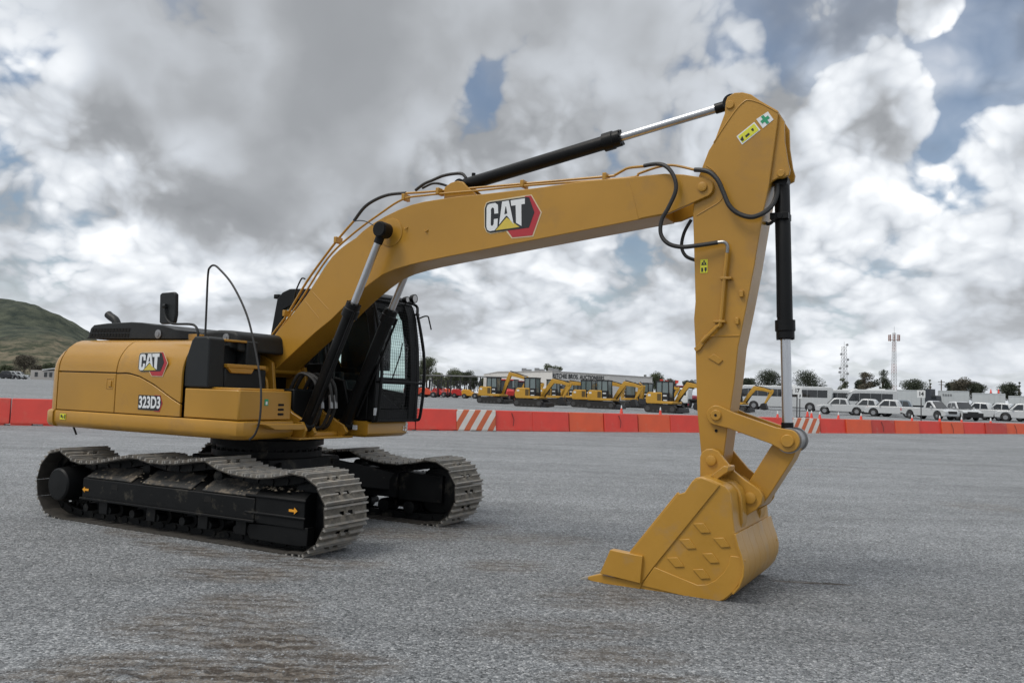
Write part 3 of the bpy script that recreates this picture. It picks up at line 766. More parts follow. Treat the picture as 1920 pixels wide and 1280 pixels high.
# black hood over the engine
hd = MB()
top1 = PX([(160, 634.5), (165, 631), (170, 615), (176, 609), (200, 606), (246, 603.5), (266, 604.5), (290, 608.5), (306, 609.5), (328, 617), (352, 620.5), (362, 621), (362, 636)], -0.97)
hd.prism(top1, -0.97, 0.75, 'y')
ho = hd.build('engine_hood', BLKP, EX, bevel=0.035, seg=4)
h2 = MB()
t2 = PX([(362, 640), (362, 624), (374, 623), (392, 620), (408, 618), (430, 619), (440, 621), (446, 627), (448, 660)], -0.90)
h2.prism(t2, -0.90, 0.10, 'y'); h2.build('front_hood', BLKP, EX, bevel=0.04, seg=4)
gr = MB(); u0, u1 = HB(168, 620, -0.975)[0], HB(242, 620, -0.975)[0]; z0 = HB(200, 633, -0.975)[1]; z1 = HB(200, 614.5, -0.975)[1]
for i in range(13):
    for j in range(2):
        a = u0+(u1-u0)*(i+0.14)/13; b_ = u0+(u1-u0)*(i+0.86)/13; c_ = z0+(z1-z0)*(j+0.10)/2; d_ = z0+(z1-z0)*(j+0.88)/2; sh = 0.05*(j+0.5)
        if i == 0: a += 0.03*(j)
        gr.prism([(a+0.010*j, c_), (b_+0.010*j, c_), (b_+0.010*j+0.012, d_), (a+0.010*j+0.012, d_)], -0.974, -0.971, 'y')
gr.build_each('grille_opening', mat('grille_void', (0.001, 0.001, 0.001), 0.95), ho)
for x, y in ((297, 626), ):
    lg = MB(); u, z = HB(x, y, -0.975); lg.lathe((u, -0.972, z), (u, -2, z), [(0, 0.055), (0.012, 0.055), (0.016, 0.03), (0.022, 0.03)], 14); lg.build('hood_latch', GRYM, ho)
u, z = HB(424, 633, -0.905); lg = MB(); lg.lathe((u, -0.90, z), (u, -2, z), [(0, 0.05), (0.012, 0.05), (0.016, 0.025), (0.022, 0.025)], 14); lg.build('hood_latch', GRYM, EX)
eh = MB(); eh.tube(PV([(221, 612, -0.35), (216, 600, -0.35), (208, 594, -0.35), (203, 589.5, -0.35)]), 0.055, seg=14); eh.build('exhaust_pipe', BLKP, EX, bevel=0)

# mirror at the right
mr_ = MB()
mq = PX([(302.5, 605), (303.5, 553), (307, 549.5), (329, 547.5), (333, 551), (332.5, 590), (330, 604), (326, 607.5), (306, 608)], -1.14)
mr_.prism(mq, -1.17, -1.12, 'y'); mo = mr_.build('side_mirror', BLKP, EX, bevel=0.012)
ma = MB(); ma.tube(PV([(371, 640, -1.2), (371, 622, -1.2), (366, 611, -1.19), (355, 607.5, -1.19), (326, 607, -1.19), (316, 602, -1.19), (310, 590, -1.19), (309, 575, -1.19)]), 0.014); ma.cyl(PV([(307, 574, -1.19)])[0], PV([(312, 573, -1.19)])[0], 0.025)
ma.build('mirror_arm', BLKP, EX)
wh = MB(); wh.tube(PV([(384.5, 636, -1.25), (387, 580, -1.25), (390, 515, -1.25), (394, 501, -1.26), (402, 497.5, -1.27), (412, 505, -1.28), (432, 528, -1.30), (450, 560, -1.32), (464, 594, -1.34), (473, 628, -1.36), (482, 672, -1.38), (488, 712, -1.40), (489.5, 745, -1.42), (487, 785, -1.43), (479, 812, -1.43), (468, 824, -1.42)]), 0.0115, sub=8)
wh.build('bent_hose', RUB, EX)
pg = MB(); pg.cyl(PV([(138, 800, -1.2)])[0], PV([(143, 814, -1.2)])[0], 0.012); pg.build('hanging_strap', RUB, EX)

# ---- badges and writing on the upper body
def badge(parent, fn_map, v, t=0.0022):
    """cream edge, red hexagon, black field, letters: coordinates of the boom badge, sent through fn_map to (u, z)."""
    def plate(name, pts, m_, k):
        mb = MB(); q = [fn_map(*p) for p in pts]; mb.prism(q, v-t*k, v-t*(k+1)+0.0003, 'y'); return mb.build(name, m_, parent, smooth=False)
    red = [(470, 783), (512, 779), (579, 897), (521, 1060), (380, 1074), (341, 1018), (430, 960), (470, 860)]
    cream = [(180, 868), (195, 828), (222, 817), (470, 777), (516, 772), (588, 897), (527, 1068), (376, 1082), (334, 1030), (226, 1049), (196, 1036), (182, 1005)]
    red_in = [(478, 800), (498, 800), (532, 897), (495, 1000), (430, 1008), (365, 1022), (330, 1000), (330, 860)]
    blk = [(187, 870), (200, 834), (224, 825), (478, 789), (500, 793), (536, 897), (498, 1005), (435, 1014), (350, 1024), (226, 1042), (200, 1031), (188, 1000)]
    bb = plate('logo_backing', cream, BADGEC, 0)
    def sub(name, pts, m_, k):
        mb = MB(); q = [fn_map(*p) for p in pts]; mb.prism(q, v-t*k, v-t*(k+1)+0.0003, 'y'); return mb.build(name, m_, bb, smooth=False)
    sub('logo_hexagon', red, BADGER, 1); sub('logo_field', blk, BADGEK, 2)
    C = [(222, 838), (262, 832), (280, 845), (282, 905), (255, 908), (253, 872), (246, 864), (236, 866), (231, 878), (229, 984), (234, 994), (244, 991), (250, 980), (252, 946), (279, 942), (276, 1000), (256, 1025), (222, 1031), (204, 1020), (199, 1000), (200, 868), (207, 847)]
    A = [(310, 822), (357, 815), (392, 985), (345, 922), (337, 922), (288, 985)]
    Ah = [(334, 858), (338, 858), (346, 905), (326, 912)]
    T_ = [(370, 814), (470, 799), (470, 838), (445, 842), (446, 994), (408, 972), (405, 848), (374, 852)]
    Y = [(341, 934), (432, 1001), (263, 1025)]
    sub('logo_letter', C, WHT, 3); sub('logo_letter', A, WHT, 3); sub('logo_letter', T_, WHT, 3); sub('logo_notch', Ah, BADGEK, 4); sub('logo_triangle', Y, BADGEY, 3)
    return bb
def house_logo(X, Y):
    x = 260.5+(X-185)/395*53.0; y = 659.0+((Y-775)+0.13*(X-185)-38)/270*42.5
    return HB(x-(Y-900)*0.012, y, -1.378)
badge(ps, house_logo, -1.3745)
def dec(name, m_, parent, body, cx, cy, size, xs, bold, v, t=0.0022):
    u, z = HB(cx, cy, v); mb = MB(); add_text(mb, body, size, lambda a, b: (u+a, v-t, z+b+0.012*a), xs, bold, 1.0); mb.build(name, m_, parent, smooth=False, recalc=False)
nb = MB(); uv_, zv_ = HB(281.5, 754.5, -1.375)
nb.prism([(uv_-0.205, zv_+0.082), (uv_+0.165, zv_+0.082), (uv_+0.195, zv_), (uv_+0.155, zv_-0.088), (uv_-0.205, zv_-0.084)], -1.374, -1.3765, 'y'); 
pd = [o for o in bpy.data.objects if o.name.startswith('pump_door')][0]
red_b = MB(); red_b.prism([(uv_+0.07, zv_+0.088), (uv_+0.165, zv_+0.088), (uv_+0.208, zv_), (uv_+0.165, zv_-0.098), (uv_+0.07, zv_-0.094)], -1.3735, -1.3755, 'y'); red_b.build('number_hexagon', BADGER, pd, smooth=False)
nb.build('number_backing', BADGEK, pd, smooth=False)
dec('model_number', WHT, pd, '323D3', 280.5, 755.0, 0.180, 0.76, 0.006, -1.3768)
# small stickers
def sticker(parent, x, y, w, h, v, base, parts=(), name='warning_sticker'):
    u, z = HB(x, y, v); mb = MB(); mb.box(u-w/2, u+w/2, v-0.003, v-0.0005, z-h/2, z+h/2); s_ = mb.build(name, base, parent, smooth=False)
    if parts:
        m2 = MB()
        for (a, b_, c_, d_) in parts: m2.box(u+a*w, u+b_*w, v-0.005, v-0.0032, z+c_*h, z+d_*h)
        m2.build('sticker_symbol', BADGEK, s_, smooth=False)
    return s_
cwb = [o for o in bpy.data.objects if o.name == 'counterweight_base'][0]
cps = [o for o in bpy.data.objects if o.name == 'platform_skirt'][0]
sticker(cps, 118, 780.5, 0.115, 0.07, -1.395, WARN, ((-0.35, -0.1, -0.15, 0.3), (-0.02, 0.12, -0.3, 0.1), (0.28, 0.44, -0.35, 0.35)))

# ---- cab
CV0, CV1 = 0.455, 1.37
cab = MB()
def outline_scale(p): return p
# rear pillar, roof rail, front pillar and sill as side frames on both sides
rearp = [(-0.50, 1.27), (-0.52, 2.30), (-0.43, 2.80), (-0.34, 2.89), (-0.22, 2.93), (-0.10, 2.93), (-0.10, 2.74), (-0.30, 2.66), (-0.34, 2.30), (-0.33, 1.95), (-0.33, 1.27)]
roofr = [(-0.10, 2.93), (0.85, 2.905), (1.03, 2.86), (1.14, 2.76), (1.00, 2.70), (0.88, 2.77), (-0.10, 2.78)]
frontp = [(1.14, 2.76), (1.20, 2.60), (1.265, 2.20), (1.29, 1.85), (1.27, 1.27), (1.17, 1.27), (1.19, 1.85), (1.165, 2.2), (1.10, 2.55), (1.00, 2.70)]
sill = [(-0.33, 1.27), (1.17, 1.27), (1.17, 1.60), (0.70, 1.66), (0.35, 1.93), (-0.33, 1.95)]
for v0, v1 in ((CV0, CV0+0.07), (CV1-0.07, CV1)):
    for p_ in (rearp, roofr, frontp, sill): cab.prism(p_, v0, v1, 'y')
cab.prism([(-0.43, 2.80), (-0.34, 2.89), (-0.22, 2.935), (0.85, 2.91), (1.03, 2.865), (1.14, 2.765), (1.06, 2.76), (0.85, 2.85), (-0.22, 2.87)], CV0+0.02, CV1-0.02, 'y')
cab.box(-0.50, -0.44, CV0+0.07, CV1-0.07, 1.27, 2.05); cab.box(-0.47, -0.41, CV0+0.07, CV1-0.07, 2.68, 2.84)
cab.box(-0.5, 1.22, CV0+0.05, CV1-0.05, 1.255, 1.32)
cab.box(1.215, 1.275, CV0+0.07, CV1-0.07, 1.72, 1.80); cab.box(1.20, 1.262, CV0+0.07, CV1-0.07, 1.27, 1.40)
cab.box(1.06, 1.13, CV0+0.07, CV1-0.07, 2.66, 2.74)
# solid lower corner panels either side of the low window
cab.prism([(CV0+0.07, 1.40), (CV0+0.07, 1.72), (CV0+0.13, 1.72), (CV0+0.15, 1.62), (CV0+0.55, 1.42), (CV0+0.60, 1.40)], 1.20, 1.25, 'x')
cab.prism([(CV1-0.07, 1.40), (CV1-0.07, 1.72), (CV1-0.20, 1.72), (CV1-0.19, 1.45), (CV1-0.25, 1.40)], 1.20, 1.25, 'x')
cab.prism(frontp, CV1-0.20, CV1-0.072, 'y')
cabo = cab.build('cab', BLK, EX, bevel=0.012, seg=2)
gl = MB(); gl.add([(1.26, CV0+0.06, 1.80), (1.26, CV1-0.06, 1.80), (1.245, CV1-0.06, 2.2), (1.10, CV1-0.06, 2.68), (1.10, CV0+0.06, 2.68), (1.245, CV0+0.06, 2.2)], [(0,1,2,5), (5,2,3,4)]); gl.build('windshield', GL, cabo, recalc=False)
gl = MB(); gl.add([(1.235, CV0+0.08, 1.40), (1.235, CV1-0.08, 1.40), (1.25, CV1-0.08, 1.73), (1.25, CV0+0.08, 1.73)], [(0,1,2,3)]); gl.build('lower_window', GL, cabo, recalc=False)
for v in (CV0+0.035, CV1-0.035):
    gl = MB(); gl.add([(-0.33, v, 1.94), (0.35, v, 1.92), (0.70, v, 1.65), (1.18, v, 1.60), (1.19, v, 1.85), (1.165, v, 2.2), (1.09, v, 2.56), (0.95, v, 2.74), (-0.10, v, 2.76), (-0.30, v, 2.68)], [list(range(10))]); gl.build('side_window', GL, cabo, recalc=False)
gl = MB(); gl.add([(-0.47, CV0+0.07, 2.05), (-0.47, CV1-0.07, 2.05), (-0.44, CV1-0.07, 2.68), (-0.44, CV0+0.07, 2.68)], [(0,1,2,3)]); gl.build('rear_window', GL, cabo, recalc=False)
dv = MB()      # door posts, with a wide dark panel added to darken the view through the glass
dv.box(-0.02, 0.62, CV1-0.06, CV1-0.005, 1.9, 2.80); dv.box(0.62, 0.80, CV1-0.06, CV1-0.005, 1.9, 2.80); dv.box(0.33, 0.37, CV0+0.0, CV0+0.05, 1.92, 2.80); dv.build('door_post_dark_panel', BLK, cabo, bevel=0.004)
seat = MB(); seat.box(0.05, 0.55, 0.70, 1.16, 1.62, 1.76); seat.prism([(-0.05, 1.70), (0.10, 1.70), (-0.02, 2.32), (-0.14, 2.32)], 0.70, 1.16, 'y'); seat.prism([(-0.12, 2.34), (-0.03, 2.34), (-0.06, 2.52), (-0.13, 2.52)], 0.80, 1.06, 'y'); seat.box(0.10, 0.50, 0.80, 1.06, 1.32, 1.62)
for v in (0.60, 1.20): seat.box(0.05, 0.60, v, v+0.09, 1.70, 1.86)
seat.build('operator_seat', mat('seat_cloth', (0.02, 0.02, 0.022), 0.9), cabo, bevel=0.03, seg=3)
cn = MB(); cn.box(0.85, 1.10, 0.60, 0.72, 1.32, 1.72); cn.cyl((0.98, 0.86, 1.32), (0.90, 0.86, 1.80), 0.012); cn.cyl((0.98, 1.00, 1.32), (0.90, 1.00, 1.80), 0.012)
cn.build('control_console', BLK, cabo, bevel=0.01)
wp = MB(); wp.tube([(1.285, 0.78, 1.78), (1.27, 0.95, 2.1), (1.26, 1.0, 2.25)], 0.008, smooth=False); wp.build('wiper', BLK, cabo)
# mesh guard in front of the windshield
gd = MB(); gu = 1.40; ZT, ZB = 2.80, 1.28
fr_pts = [(1.14, CV0+0.02, ZT), (1.14, CV1-0.01, ZT), (1.22, CV1, 2.62), (1.33, CV1+0.01, 2.15), (1.355, CV1+0.01, 1.75), (1.32, CV1, 1.32), (1.28, CV1-0.02, 1.265), (1.26, CV1-0.05, 1.26)]
gd.tube(fr_pts, 0.020, seg=10, sub=5)
fl_pts = [(p[0], CV0+0.02, p[2]) for p in fr_pts[:-1]]; gd.tube(fl_pts, 0.020, seg=10, sub=5)
gd.tube([(1.26, CV0, 1.26), (1.26, CV1-0.05, 1.26)], 0.018, smooth=False)
for z, uu in ((2.66, 1.21), (1.74, 1.35)):
    for v in (CV0+0.02, CV1+0.04): gd.cyl((uu-0.20, v-0.03 if v > 1 else v, z), (uu, v, z), 0.013, seg=8)
gd.tube([(1.355, CV0+0.02, 1.75), (1.355, CV1+0.01, 1.75)], 0.010, smooth=False)
go = gd.build('windshield_guard', BLK, EX)
ms = MB()
def guard_u(z):
    K = [(1.265, 1.31), (1.75, 1.353), (2.15, 1.328), (2.62, 1.22), (2.81, 1.14)]
    for i in range(4):
        if z <= K[i+1][0]: return K[i][1]+(K[i+1][1]-K[i][1])*(z-K[i][0])/(K[i+1][0]-K[i][0])
    return 1.14
nv, nz = 20, 40
for i in range(nv+1):
    v = CV0+0.03+(CV1-0.02-CV0-0.03)*i/nv
    ms.tube([(guard_u(z), v, z) for z in (1.27, 1.5, 1.75, 1.95, 2.15, 2.4, 2.62, 2.79)], 0.0018, seg=4, smooth=False)
for j in range(nz+1):
    z = 1.28+(2.78-1.28)*j/nz; ms.tube([(guard_u(z)+0.003, CV0+0.03, z), (guard_u(z)+0.003, CV1, z)], 0.0018, seg=4, smooth=False)
ms.build('wire_mesh', BLK, go)
mm = MB(); mm.tube(PV([(786, 597, 1.42), (796, 593, 1.42), (802.5, 593.5, 1.42), (804.5, 600, 1.42), (808.5, 618, 1.42)]), 0.010, seg=8, sub=4); mm.build('mirror_bracket', BLK, EX)
for (x, y, v, r) in ((774.5, 560, 1.15, 0.058), (760.5, 561.5, 1.02, 0.040)):
    u, z = HB(x, y, v); lp = MB(); lp.lathe((u-0.05, v, z), (u+1, v, z), [(0, 0.02), (0.02, r*0.8), (0.06, r), (0.085, r), (0.085, r*0.86), (0.075, r*0.86)], 16); lp.cyl((u, v, z-r-0.03), (u, v, z-r+0.01), 0.012)
    lo = lp.build('work_lamp', BLK, EX); ln = MB(); ln.cyl((u+0.029, v, z), (u+0.033, v, z), r*0.84); ln.build('lamp_lens', LAMP, lo)
bh = MB(); u, z = HB(520, 556, 0.52); bh.box(u-0.04, u+0.05, 0.49, 0.56, z-0.03, z+0.03); bh.build('rear_cab_lamp', BLK, EX, bevel=0.01)
sticker(cabo, 715, 774, 0.0, 0.0, 0.50, WHT, name='cab_sticker') if False else None
cs_ = MB(); cs_.box(1.272, 1.277, CV0+0.0, CV0+0.07, 1.33, 1.42); cs_.build('cab_sticker', WHT, cabo, smooth=False)
cs_ = MB(); cs_.box(1.262, 1.268, CV0+0.17, CV0+0.50, 1.83, 1.845); cs_.build('window_label', WHT, cabo, smooth=False)
ps_ = MB(); ps_.box(0.86, 0.99, 0.405, 0.418, 1.155, 1.19); ps_.build('platform_label', BADGEK, cs, smooth=False)
ps_ = MB(); ps_.box(0.995, 1.06, 0.405, 0.418, 1.145, 1.20); ps_.build('platform_label', WHT, cs, smooth=False)
# front gap: valve covers, hoses and swing motor between boom and cab
vm = MB()
vm.box(-0.5, 0.62, -0.24, 0.24, 1.12, 1.62); vm.box(-0.6, 0.55, 0.30, 0.48, 1.25, 1.95); vm.prism([(-0.5, 1.25), (0.95, 1.25), (0.80, 1.75), (-0.30, 2.0)], 0.44, 0.49, 'y')
vm.build('control_valve_block', BLK, EX, bevel=0.02)
for k, (v, col_) in enumerate(((-0.16, 0), (-0.08, 0), (0.08, 0), (0.16, 0))):
    hs = MB(); hs.tube([(0.45, v, 1.55), (0.62, v, 1.80), (0.86, v, 1.72), (0.92, v, 1.45), (0.80, v, 1.18), (0.66, v, 1.16)], 0.022, seg=8); hs.build('slewing_hose', RUB, EX)
    ft = MB(); ft.cyl((0.905, v, 1.56), (0.925, v, 1.40), 0.027, seg=10); ft.build('hose_fitting', GRYM, EX)
for v in (0.27, 0.33):
    hs = MB(); hs.tube([(0.3, v, 1.9), (0.55, v, 2.25), (0.62, v, 2.1), (0.72, v, 1.8), (0.6, v, 1.5)], 0.018, seg=8); hs.build('pilot_hose', RUB, EX)

# ---- boom
BV = 0.20
low = [(501, 706), (548, 663), (590, 624), (621, 599), (640, 580), (664, 557), (692.5, 533), (717, 515), (740, 505), (767, 497), (792, 491), (845, 480), (900, 469.5), (980, 454), (1060, 438.5), (1130, 425), (1197, 412)]
upp = [(1179, 332.5), (1100, 339), (1000, 353), (900, 364.5), (860, 368), (824, 373.5), (795, 378), (771, 384), (748, 393), (722, 405.5), (699, 419), (680, 433.5), (667, 446), (650, 457), (636, 468), (622, 482), (607, 503), (592, 527), (574, 555), (558, 576), (542, 596.5), (520, 623), (499, 649), (486, 664), (478, 680), (482, 700)]
bm_ = MB(); bm_.prism(PX(low+[(1240, 404), (1240, 327)]+upp, -BV), -BV, BV, 'y')
boom = bm_.build('boom', YEL, EX, bevel=0.006)
ns = MB()
nose = PX([(1197, 411), (1206, 408.5), (1218, 406), (1240, 402), (1253, 400), (1290, 384), (1329, 366.5), (1335, 360), (1337.5, 350), (1335, 341), (1328, 335.5), (1313, 332), (1281, 327), (1246, 325.5), (1209, 329), (1179, 333)], -BV-0.006)
ns.prism(nose, -BV-0.006, -BV+0.026, 'y'); ns.prism(nose, BV-0.026, BV+0.006, 'y'); 
noo = ns.build('boom_nose_plate', YEL, boom, bevel=0.006)
pn = MB(); u, z = HB(1317, 350.5, -BV-0.01); pn.lathe((u, -BV-0.03, z), (u, 1, z), [(0, 0.0), (0.0, 0.03), (0.004, 0.043), (0.02, 0.043), (0.02, 0.048), (2*BV+0.03, 0.048), (2*BV+0.03, 0.0)], 24); pn.build('boom_nose_pin', YEL, boom)
wl = MB()     # weld seams across the boom side
for a in (((586, 547), (616, 580)), ((571, 563), (598, 596)), ((487, 671), (505, 693)), ((1213, 337), (1243, 359))):
    p = PX(a, -BV-0.001); wl.tube([(p[0][0], -BV-0.001, p[0][1]), (p[1][0], -BV-0.001, p[1][1])], 0.004, seg=6, smooth=False)
wl.build_each('weld_seam', YEL, boom)
u, z = HB(733, 436, -BV); bs = MB(); bs.lathe((u, -BV+0.01, z), (u, -1, z), [(0, 0.165), (0.018, 0.16), (0.022, 0.14), (0.022, 0.0)], 32); bs.build('cylinder_boss', YEL, boom); bs = MB(); bs.lathe((u, BV-0.01, z), (u, 1, z), [(0, 0.165), (0.018, 0.16), (0.022, 0.14), (0.022, 0.0)], 32)
bs.build('cylinder_boss', YEL, boom)
CU, CZ = u, z
bt = MB()
for x, y in ((800, 433), (762, 428)): u, z = HB(x, y, -BV); bt.tube([(u-0.02, -BV, z+0.01), (u+0.0, -BV-0.02, z-0.012), (u+0.02, -BV, z+0.012)], 0.007, seg=6, smooth=False)
bt.build_each('hose_lug', YEL, boom)
def boom_logo(X, Y): return HB(860+X/3.765, 160+Y/3.765, -BV)
badge(boom, boom_logo, -BV-0.0008)
# boom cylinders
def ram(parent, a, b, split, rb, rr, collar=None, name='hydraulic_cylinder', eye=None, flats=0.05, black_eye=True):
    a = Vector(a); b = Vector(b); d = b-a; L_ = d.length; t = split
    o = MB(); cr, cl = collar or (rb*1.25, 0.14)
    o.lathe(a, b, [(0.0, rb*0.6), (0.05, rb), (t*L_-cl, rb), (t*L_-cl, cr), (t*L_-cl*0.45, cr), (t*L_-cl*0.40, cr*0.9), (t*L_-0.01, cr*0.9), (t*L_, rr*1.5), (t*L_+0.001, 0)], 28)
    for k in range(8):
        w = 2*math.pi*k/8; q = d.normalized(); e1 = q.orthogonal().normalized(); e2 = q.cross(e1); c = a+q*(t*L_-cl*0.4)+(e1*math.cos(w)+e2*math.sin(w))*cr*0.76; o.cyl(c, c+q*(cl*0.42), 0.013, seg=6)
    w = rb*0.95; o.cyl(a+Vector((0, -w, 0)), a+Vector((0, w, 0)), rb*0.95, seg=20)
    ob = o.build(name, BLK, parent)
    r_ = MB(); r_.cyl(a+d*t*0.98, b, rr, seg=48); r_.build('piston_rod', CHROME, ob)
    e = MB(); e.cyl(b+Vector((0, -w, 0)), b+Vector((0, w, 0)), (eye or rb*0.95), seg=20); e.cyl(b-d.normalized()*0.16, b, rr*1.2, seg=16); e.build('rod_end', BLK, ob)
    return ob
ub, zb = HB(563, 800, -0.345); ub = 0.93; zb = 1.20
for s_ in (-1, 1):
    v = 0.345*s_
    uu, zz = HB(711, 434, -0.42)
    a = (ub, v, zb); b = (CU, v, CZ)
    # where the rod leaves the barrel
    o = ram(EX, a, b, 0.635, 0.072, 0.042, (0.095, 0.17), 'boom_cylinder', 0.088)
    o['label'] = 'near boom cylinder with exposed chrome rod' if s_ < 0 else 'far boom cylinder beside the cab'
    cp = MB(); cp.lathe((CU, v-0.02*s_, CZ), (CU, v+s_, CZ), [(0, 0.09), (0.08, 0.09), (0.085, 0.082), (0.10, 0.08), (0.10, 0.0)], 24); cp.build('pin_cap', BLK, o, bevel=0.003)
    # pipe along the barrel
    A = Vector(a); B = Vector(b); dd = (B-A).normalized(); off = Vector((0.075, -0.05*s_*-1, -0.03)); p = MB(); p.tube([A+dd*0.15+off, A+dd*(0.60*(B-A).length)+off*1.1], 0.014, smooth=False); p.build('cylinder_pipe', BLK, o)
lub = MB(); lub.tube(PV([(665, 415, -0.30), (675, 413.5, -0.33), (688, 416, -0.36), (703, 424, -0.40)]), 0.006, seg=6); lub.build('grease_line', RUB, EX)

# stick cylinder on top of the boom
a = HB(866, 349, 0.0); b = HB(1373, 195, 0.0)
A = Vector((a[0], 0, a[1])); B = Vector((b[0], 0, b[1])); L_ = (B-A).length
sc_ = HB(1166, 260, 0.0); tt = math.hypot(sc_[0]-a[0], sc_[1]-a[1])/L_
stc = ram(EX, A, B, tt, 0.072, 0.041, (0.093, 0.19), 'stick_cylinder', 0.075)
kn = MB(); d_ = (B-A).normalized(); c = A+d_*0.15+Vector((0, 0, 0.085)); kn.cyl(c-Vector((0, 0, 0.04)), c+Vector((0, 0, 0.02)), 0.022, seg=10); kn.build('cylinder_port', BLK, stc)
lu = MB(); lq = PX([(833, 378), (834, 352), (846, 343), (858, 339.5), (868, 341), (876, 350), (900, 370)], -0.12)
lu.prism(lq, -0.13, -0.09, 'y'); lu.prism(lq, 0.09, 0.13, 'y'); lu.build('cylinder_lug', YEL, boom, bevel=0.006)

# ---- pipes and hoses along the boom
def line3(name, pts, r, m_, par=EX, **k): mb = MB(); mb.tube(PV(pts), r, **k); return mb.build(name, m_, par)
line3('boom_pipe', [(489, 661, -0.1), (511, 627, -0.1), (539, 589, -0.1), (574, 530, -0.1), (605, 486, -0.1), (636, 446, -0.1), (664, 414, -0.1)], 0.014, YEL)
line3('boom_hose', [(664, 414, -0.1), (683, 389, -0.1), (705, 374, -0.1), (730, 365, -0.1), (761, 362, -0.1)], 0.019, RUB)
line3('boom_pipe', [(761, 362.5, -0.1), (800, 360, -0.1), (860, 355, -0.1), (982, 344.5, -0.12), (1136, 331, -0.14), (1152, 328.5, -0.14), (1166, 321, -0.15), (1179, 315, -0.15), (1208, 312, -0.16)], 0.013, YEL, sub=4)
line3('boom_pipe', [(492, 664, -0.15), (560, 568, -0.16), (613, 486, -0.16), (660, 440, -0.16), (711, 402, -0.16), (755, 374, -0.16), (800, 366, -0.16), (900, 357, -0.16), (1000, 347, -0.17), (1175, 334, -0.17), (1199, 325, -0.17), (1235, 313, -0.12), (1262, 310, -0.12), (1302, 318.5, -0.14)], 0.012, YEL, sub=5)
line3('nose_hose', [(1208, 311, -0.20), (1232, 307.5, -0.24), (1250, 313, -0.27), (1264, 332, -0.28), (1267, 357, -0.28), (1254, 388, -0.28), (1241, 412, -0.28), (1239, 438, -0.28), (1252, 456, -0.28), (1277, 463, -0.26), (1310, 460, -0.24), (1346, 454.5, -0.22)], 0.020, RUB)
line3('stick_elbow', [(1346, 454.5, -0.22), (1358, 454, -0.22), (1364, 461, -0.215), (1363.5, 474, -0.21)], 0.016, GRYM)
line3('stick_pipe', [(1363.5, 474, -0.205), (1358, 525, -0.20), (1351, 603, -0.20), (1345, 612, -0.20), (1324, 633, -0.20), (1317, 641, -0.19)], 0.019, YEL, sub=4)
line3('stick_hose', [(1303, 318.5, -0.2), (1318, 319.5, -0.23), (1332, 324, -0.25), (1346, 338, -0.26), (1356, 360, -0.26), (1367, 385, -0.26), (1384, 400, -0.25), (1408, 407, -0.24), (1430, 400, -0.20), (1447, 386, -0.13), (1456, 366, -0.09), (1457.5, 346, -0.07)], 0.022, RUB)
line3('rear_stick_hose', [(1296, 412, 0.0), (1283, 436, 0.02), (1278, 462, 0.03), (1286, 480, 0.03), (1304, 488, 0.05)], 0.017, RUB)
line3('cylinder_hose', [(1425, 408, 0.0), (1440, 420, 0.0), (1451, 412, 0.0), (1457, 396, 0.0)], 0.015, RUB)
line3('cylinder_supply_hose', [(779, 357, 0.0), (795, 345, 0.0), (811, 338, 0.0), (830, 330, 0.0), (850, 326, 0.0), (866, 326, 0.0), (874, 334, 0.0)], 0.018, RUB)
line3('cylinder_supply_hose', [(792, 353, 0.05), (812, 344, 0.05), (830, 346, 0.05), (845, 352, 0.05)], 0.014, RUB)
line3('lamp_cable', [(552, 570, 0.1), (553, 552, 0.0), (559, 535, -0.05), (566, 522, -0.1), (572, 523, -0.1)], 0.010, RUB)
clm = MB()
for x, y, v in ((982, 346, -0.14), (1136, 333, -0.15), (633, 451, -0.13), (537, 588, -0.13), (824, 360, -0.13), (760, 371, -0.13)):
    u, z = HB(x, y, v); clm.box(u-0.02, u+0.02, v-0.05, v+0.07, z-0.035, z+0.04)
clm.build_each('pipe_clamp', YEL, boom, bevel=0.006)
# ---- stick
SV = 0.165
sp_pts = [(1360.6, 190), (1364, 182), (1376.5, 174), (1392, 173), (1408, 177), (1424, 188), (1459, 208), (1457, 236), (1442, 346), (1431, 399), (1414, 500), (1400, 573), (1384, 650), (1377.5, 712), (1364, 801), (1356, 862), (1350, 880), (1333, 888), (1318, 880), (1313.5, 840), (1307, 768), (1303.7, 653), (1301, 597), (1303.7, 565), (1300.4, 440), (1299, 400), (1303, 360), (1310, 330), (1328.7, 282), (1339, 266), (1352.6, 229), (1358.5, 213)]
stk = MB(); stk.prism(PX(sp_pts, -SV), -SV, SV, 'y'); stick = stk.build('stick', YEL, EX, bevel=0.007)
# raised rim lines: edge plates on the head
rim = MB()
rp = [(1338, 268), (1356, 240), (1380, 206), (1396, 190), (1406, 188), (1424, 193), (1444, 203), (1458, 211)]
p = PX(rp, -SV-0.002); rim.tube([(a_, -SV-0.001, b_) for a_, b_ in p], 0.006, seg=6, sub=4)
p = PX([(1325, 311), (1342, 324), (1354, 345), (1356, 364), (1349, 378), (1330, 390), (1306, 404)], -SV-0.002); rim.tube([(a_, -SV-0.001, b_) for a_, b_ in p], 0.005, seg=6, sub=4)
p = PX([(1330, 631), (1386, 629)], -SV-0.002); rim.tube([(a_, -SV-0.001, b_) for a_, b_ in p], 0.006, seg=6, smooth=False)
rim.build_each('weld_bead', YEL, stick)
eh = MB()
ear = PX([(1457, 208), (1471, 230), (1472, 266), (1478, 305), (1482, 318), (1480, 329), (1470, 334), (1458, 335), (1449, 340), (1441, 350)], -0.12)
eh.prism(ear, -0.135, -0.10, 'y'); eh.prism(ear, 0.10, 0.135, 'y'); eh.cyl((HB(1465, 326, -.12)[0], -0.15, HB(1465, 326, -.12)[1]), (HB(1465, 326, -.12)[0], 0.15, HB(1465, 326, -.12)[1]), 0.035)
eh.build('cylinder_bracket', YEL, stick, bevel=0.006)
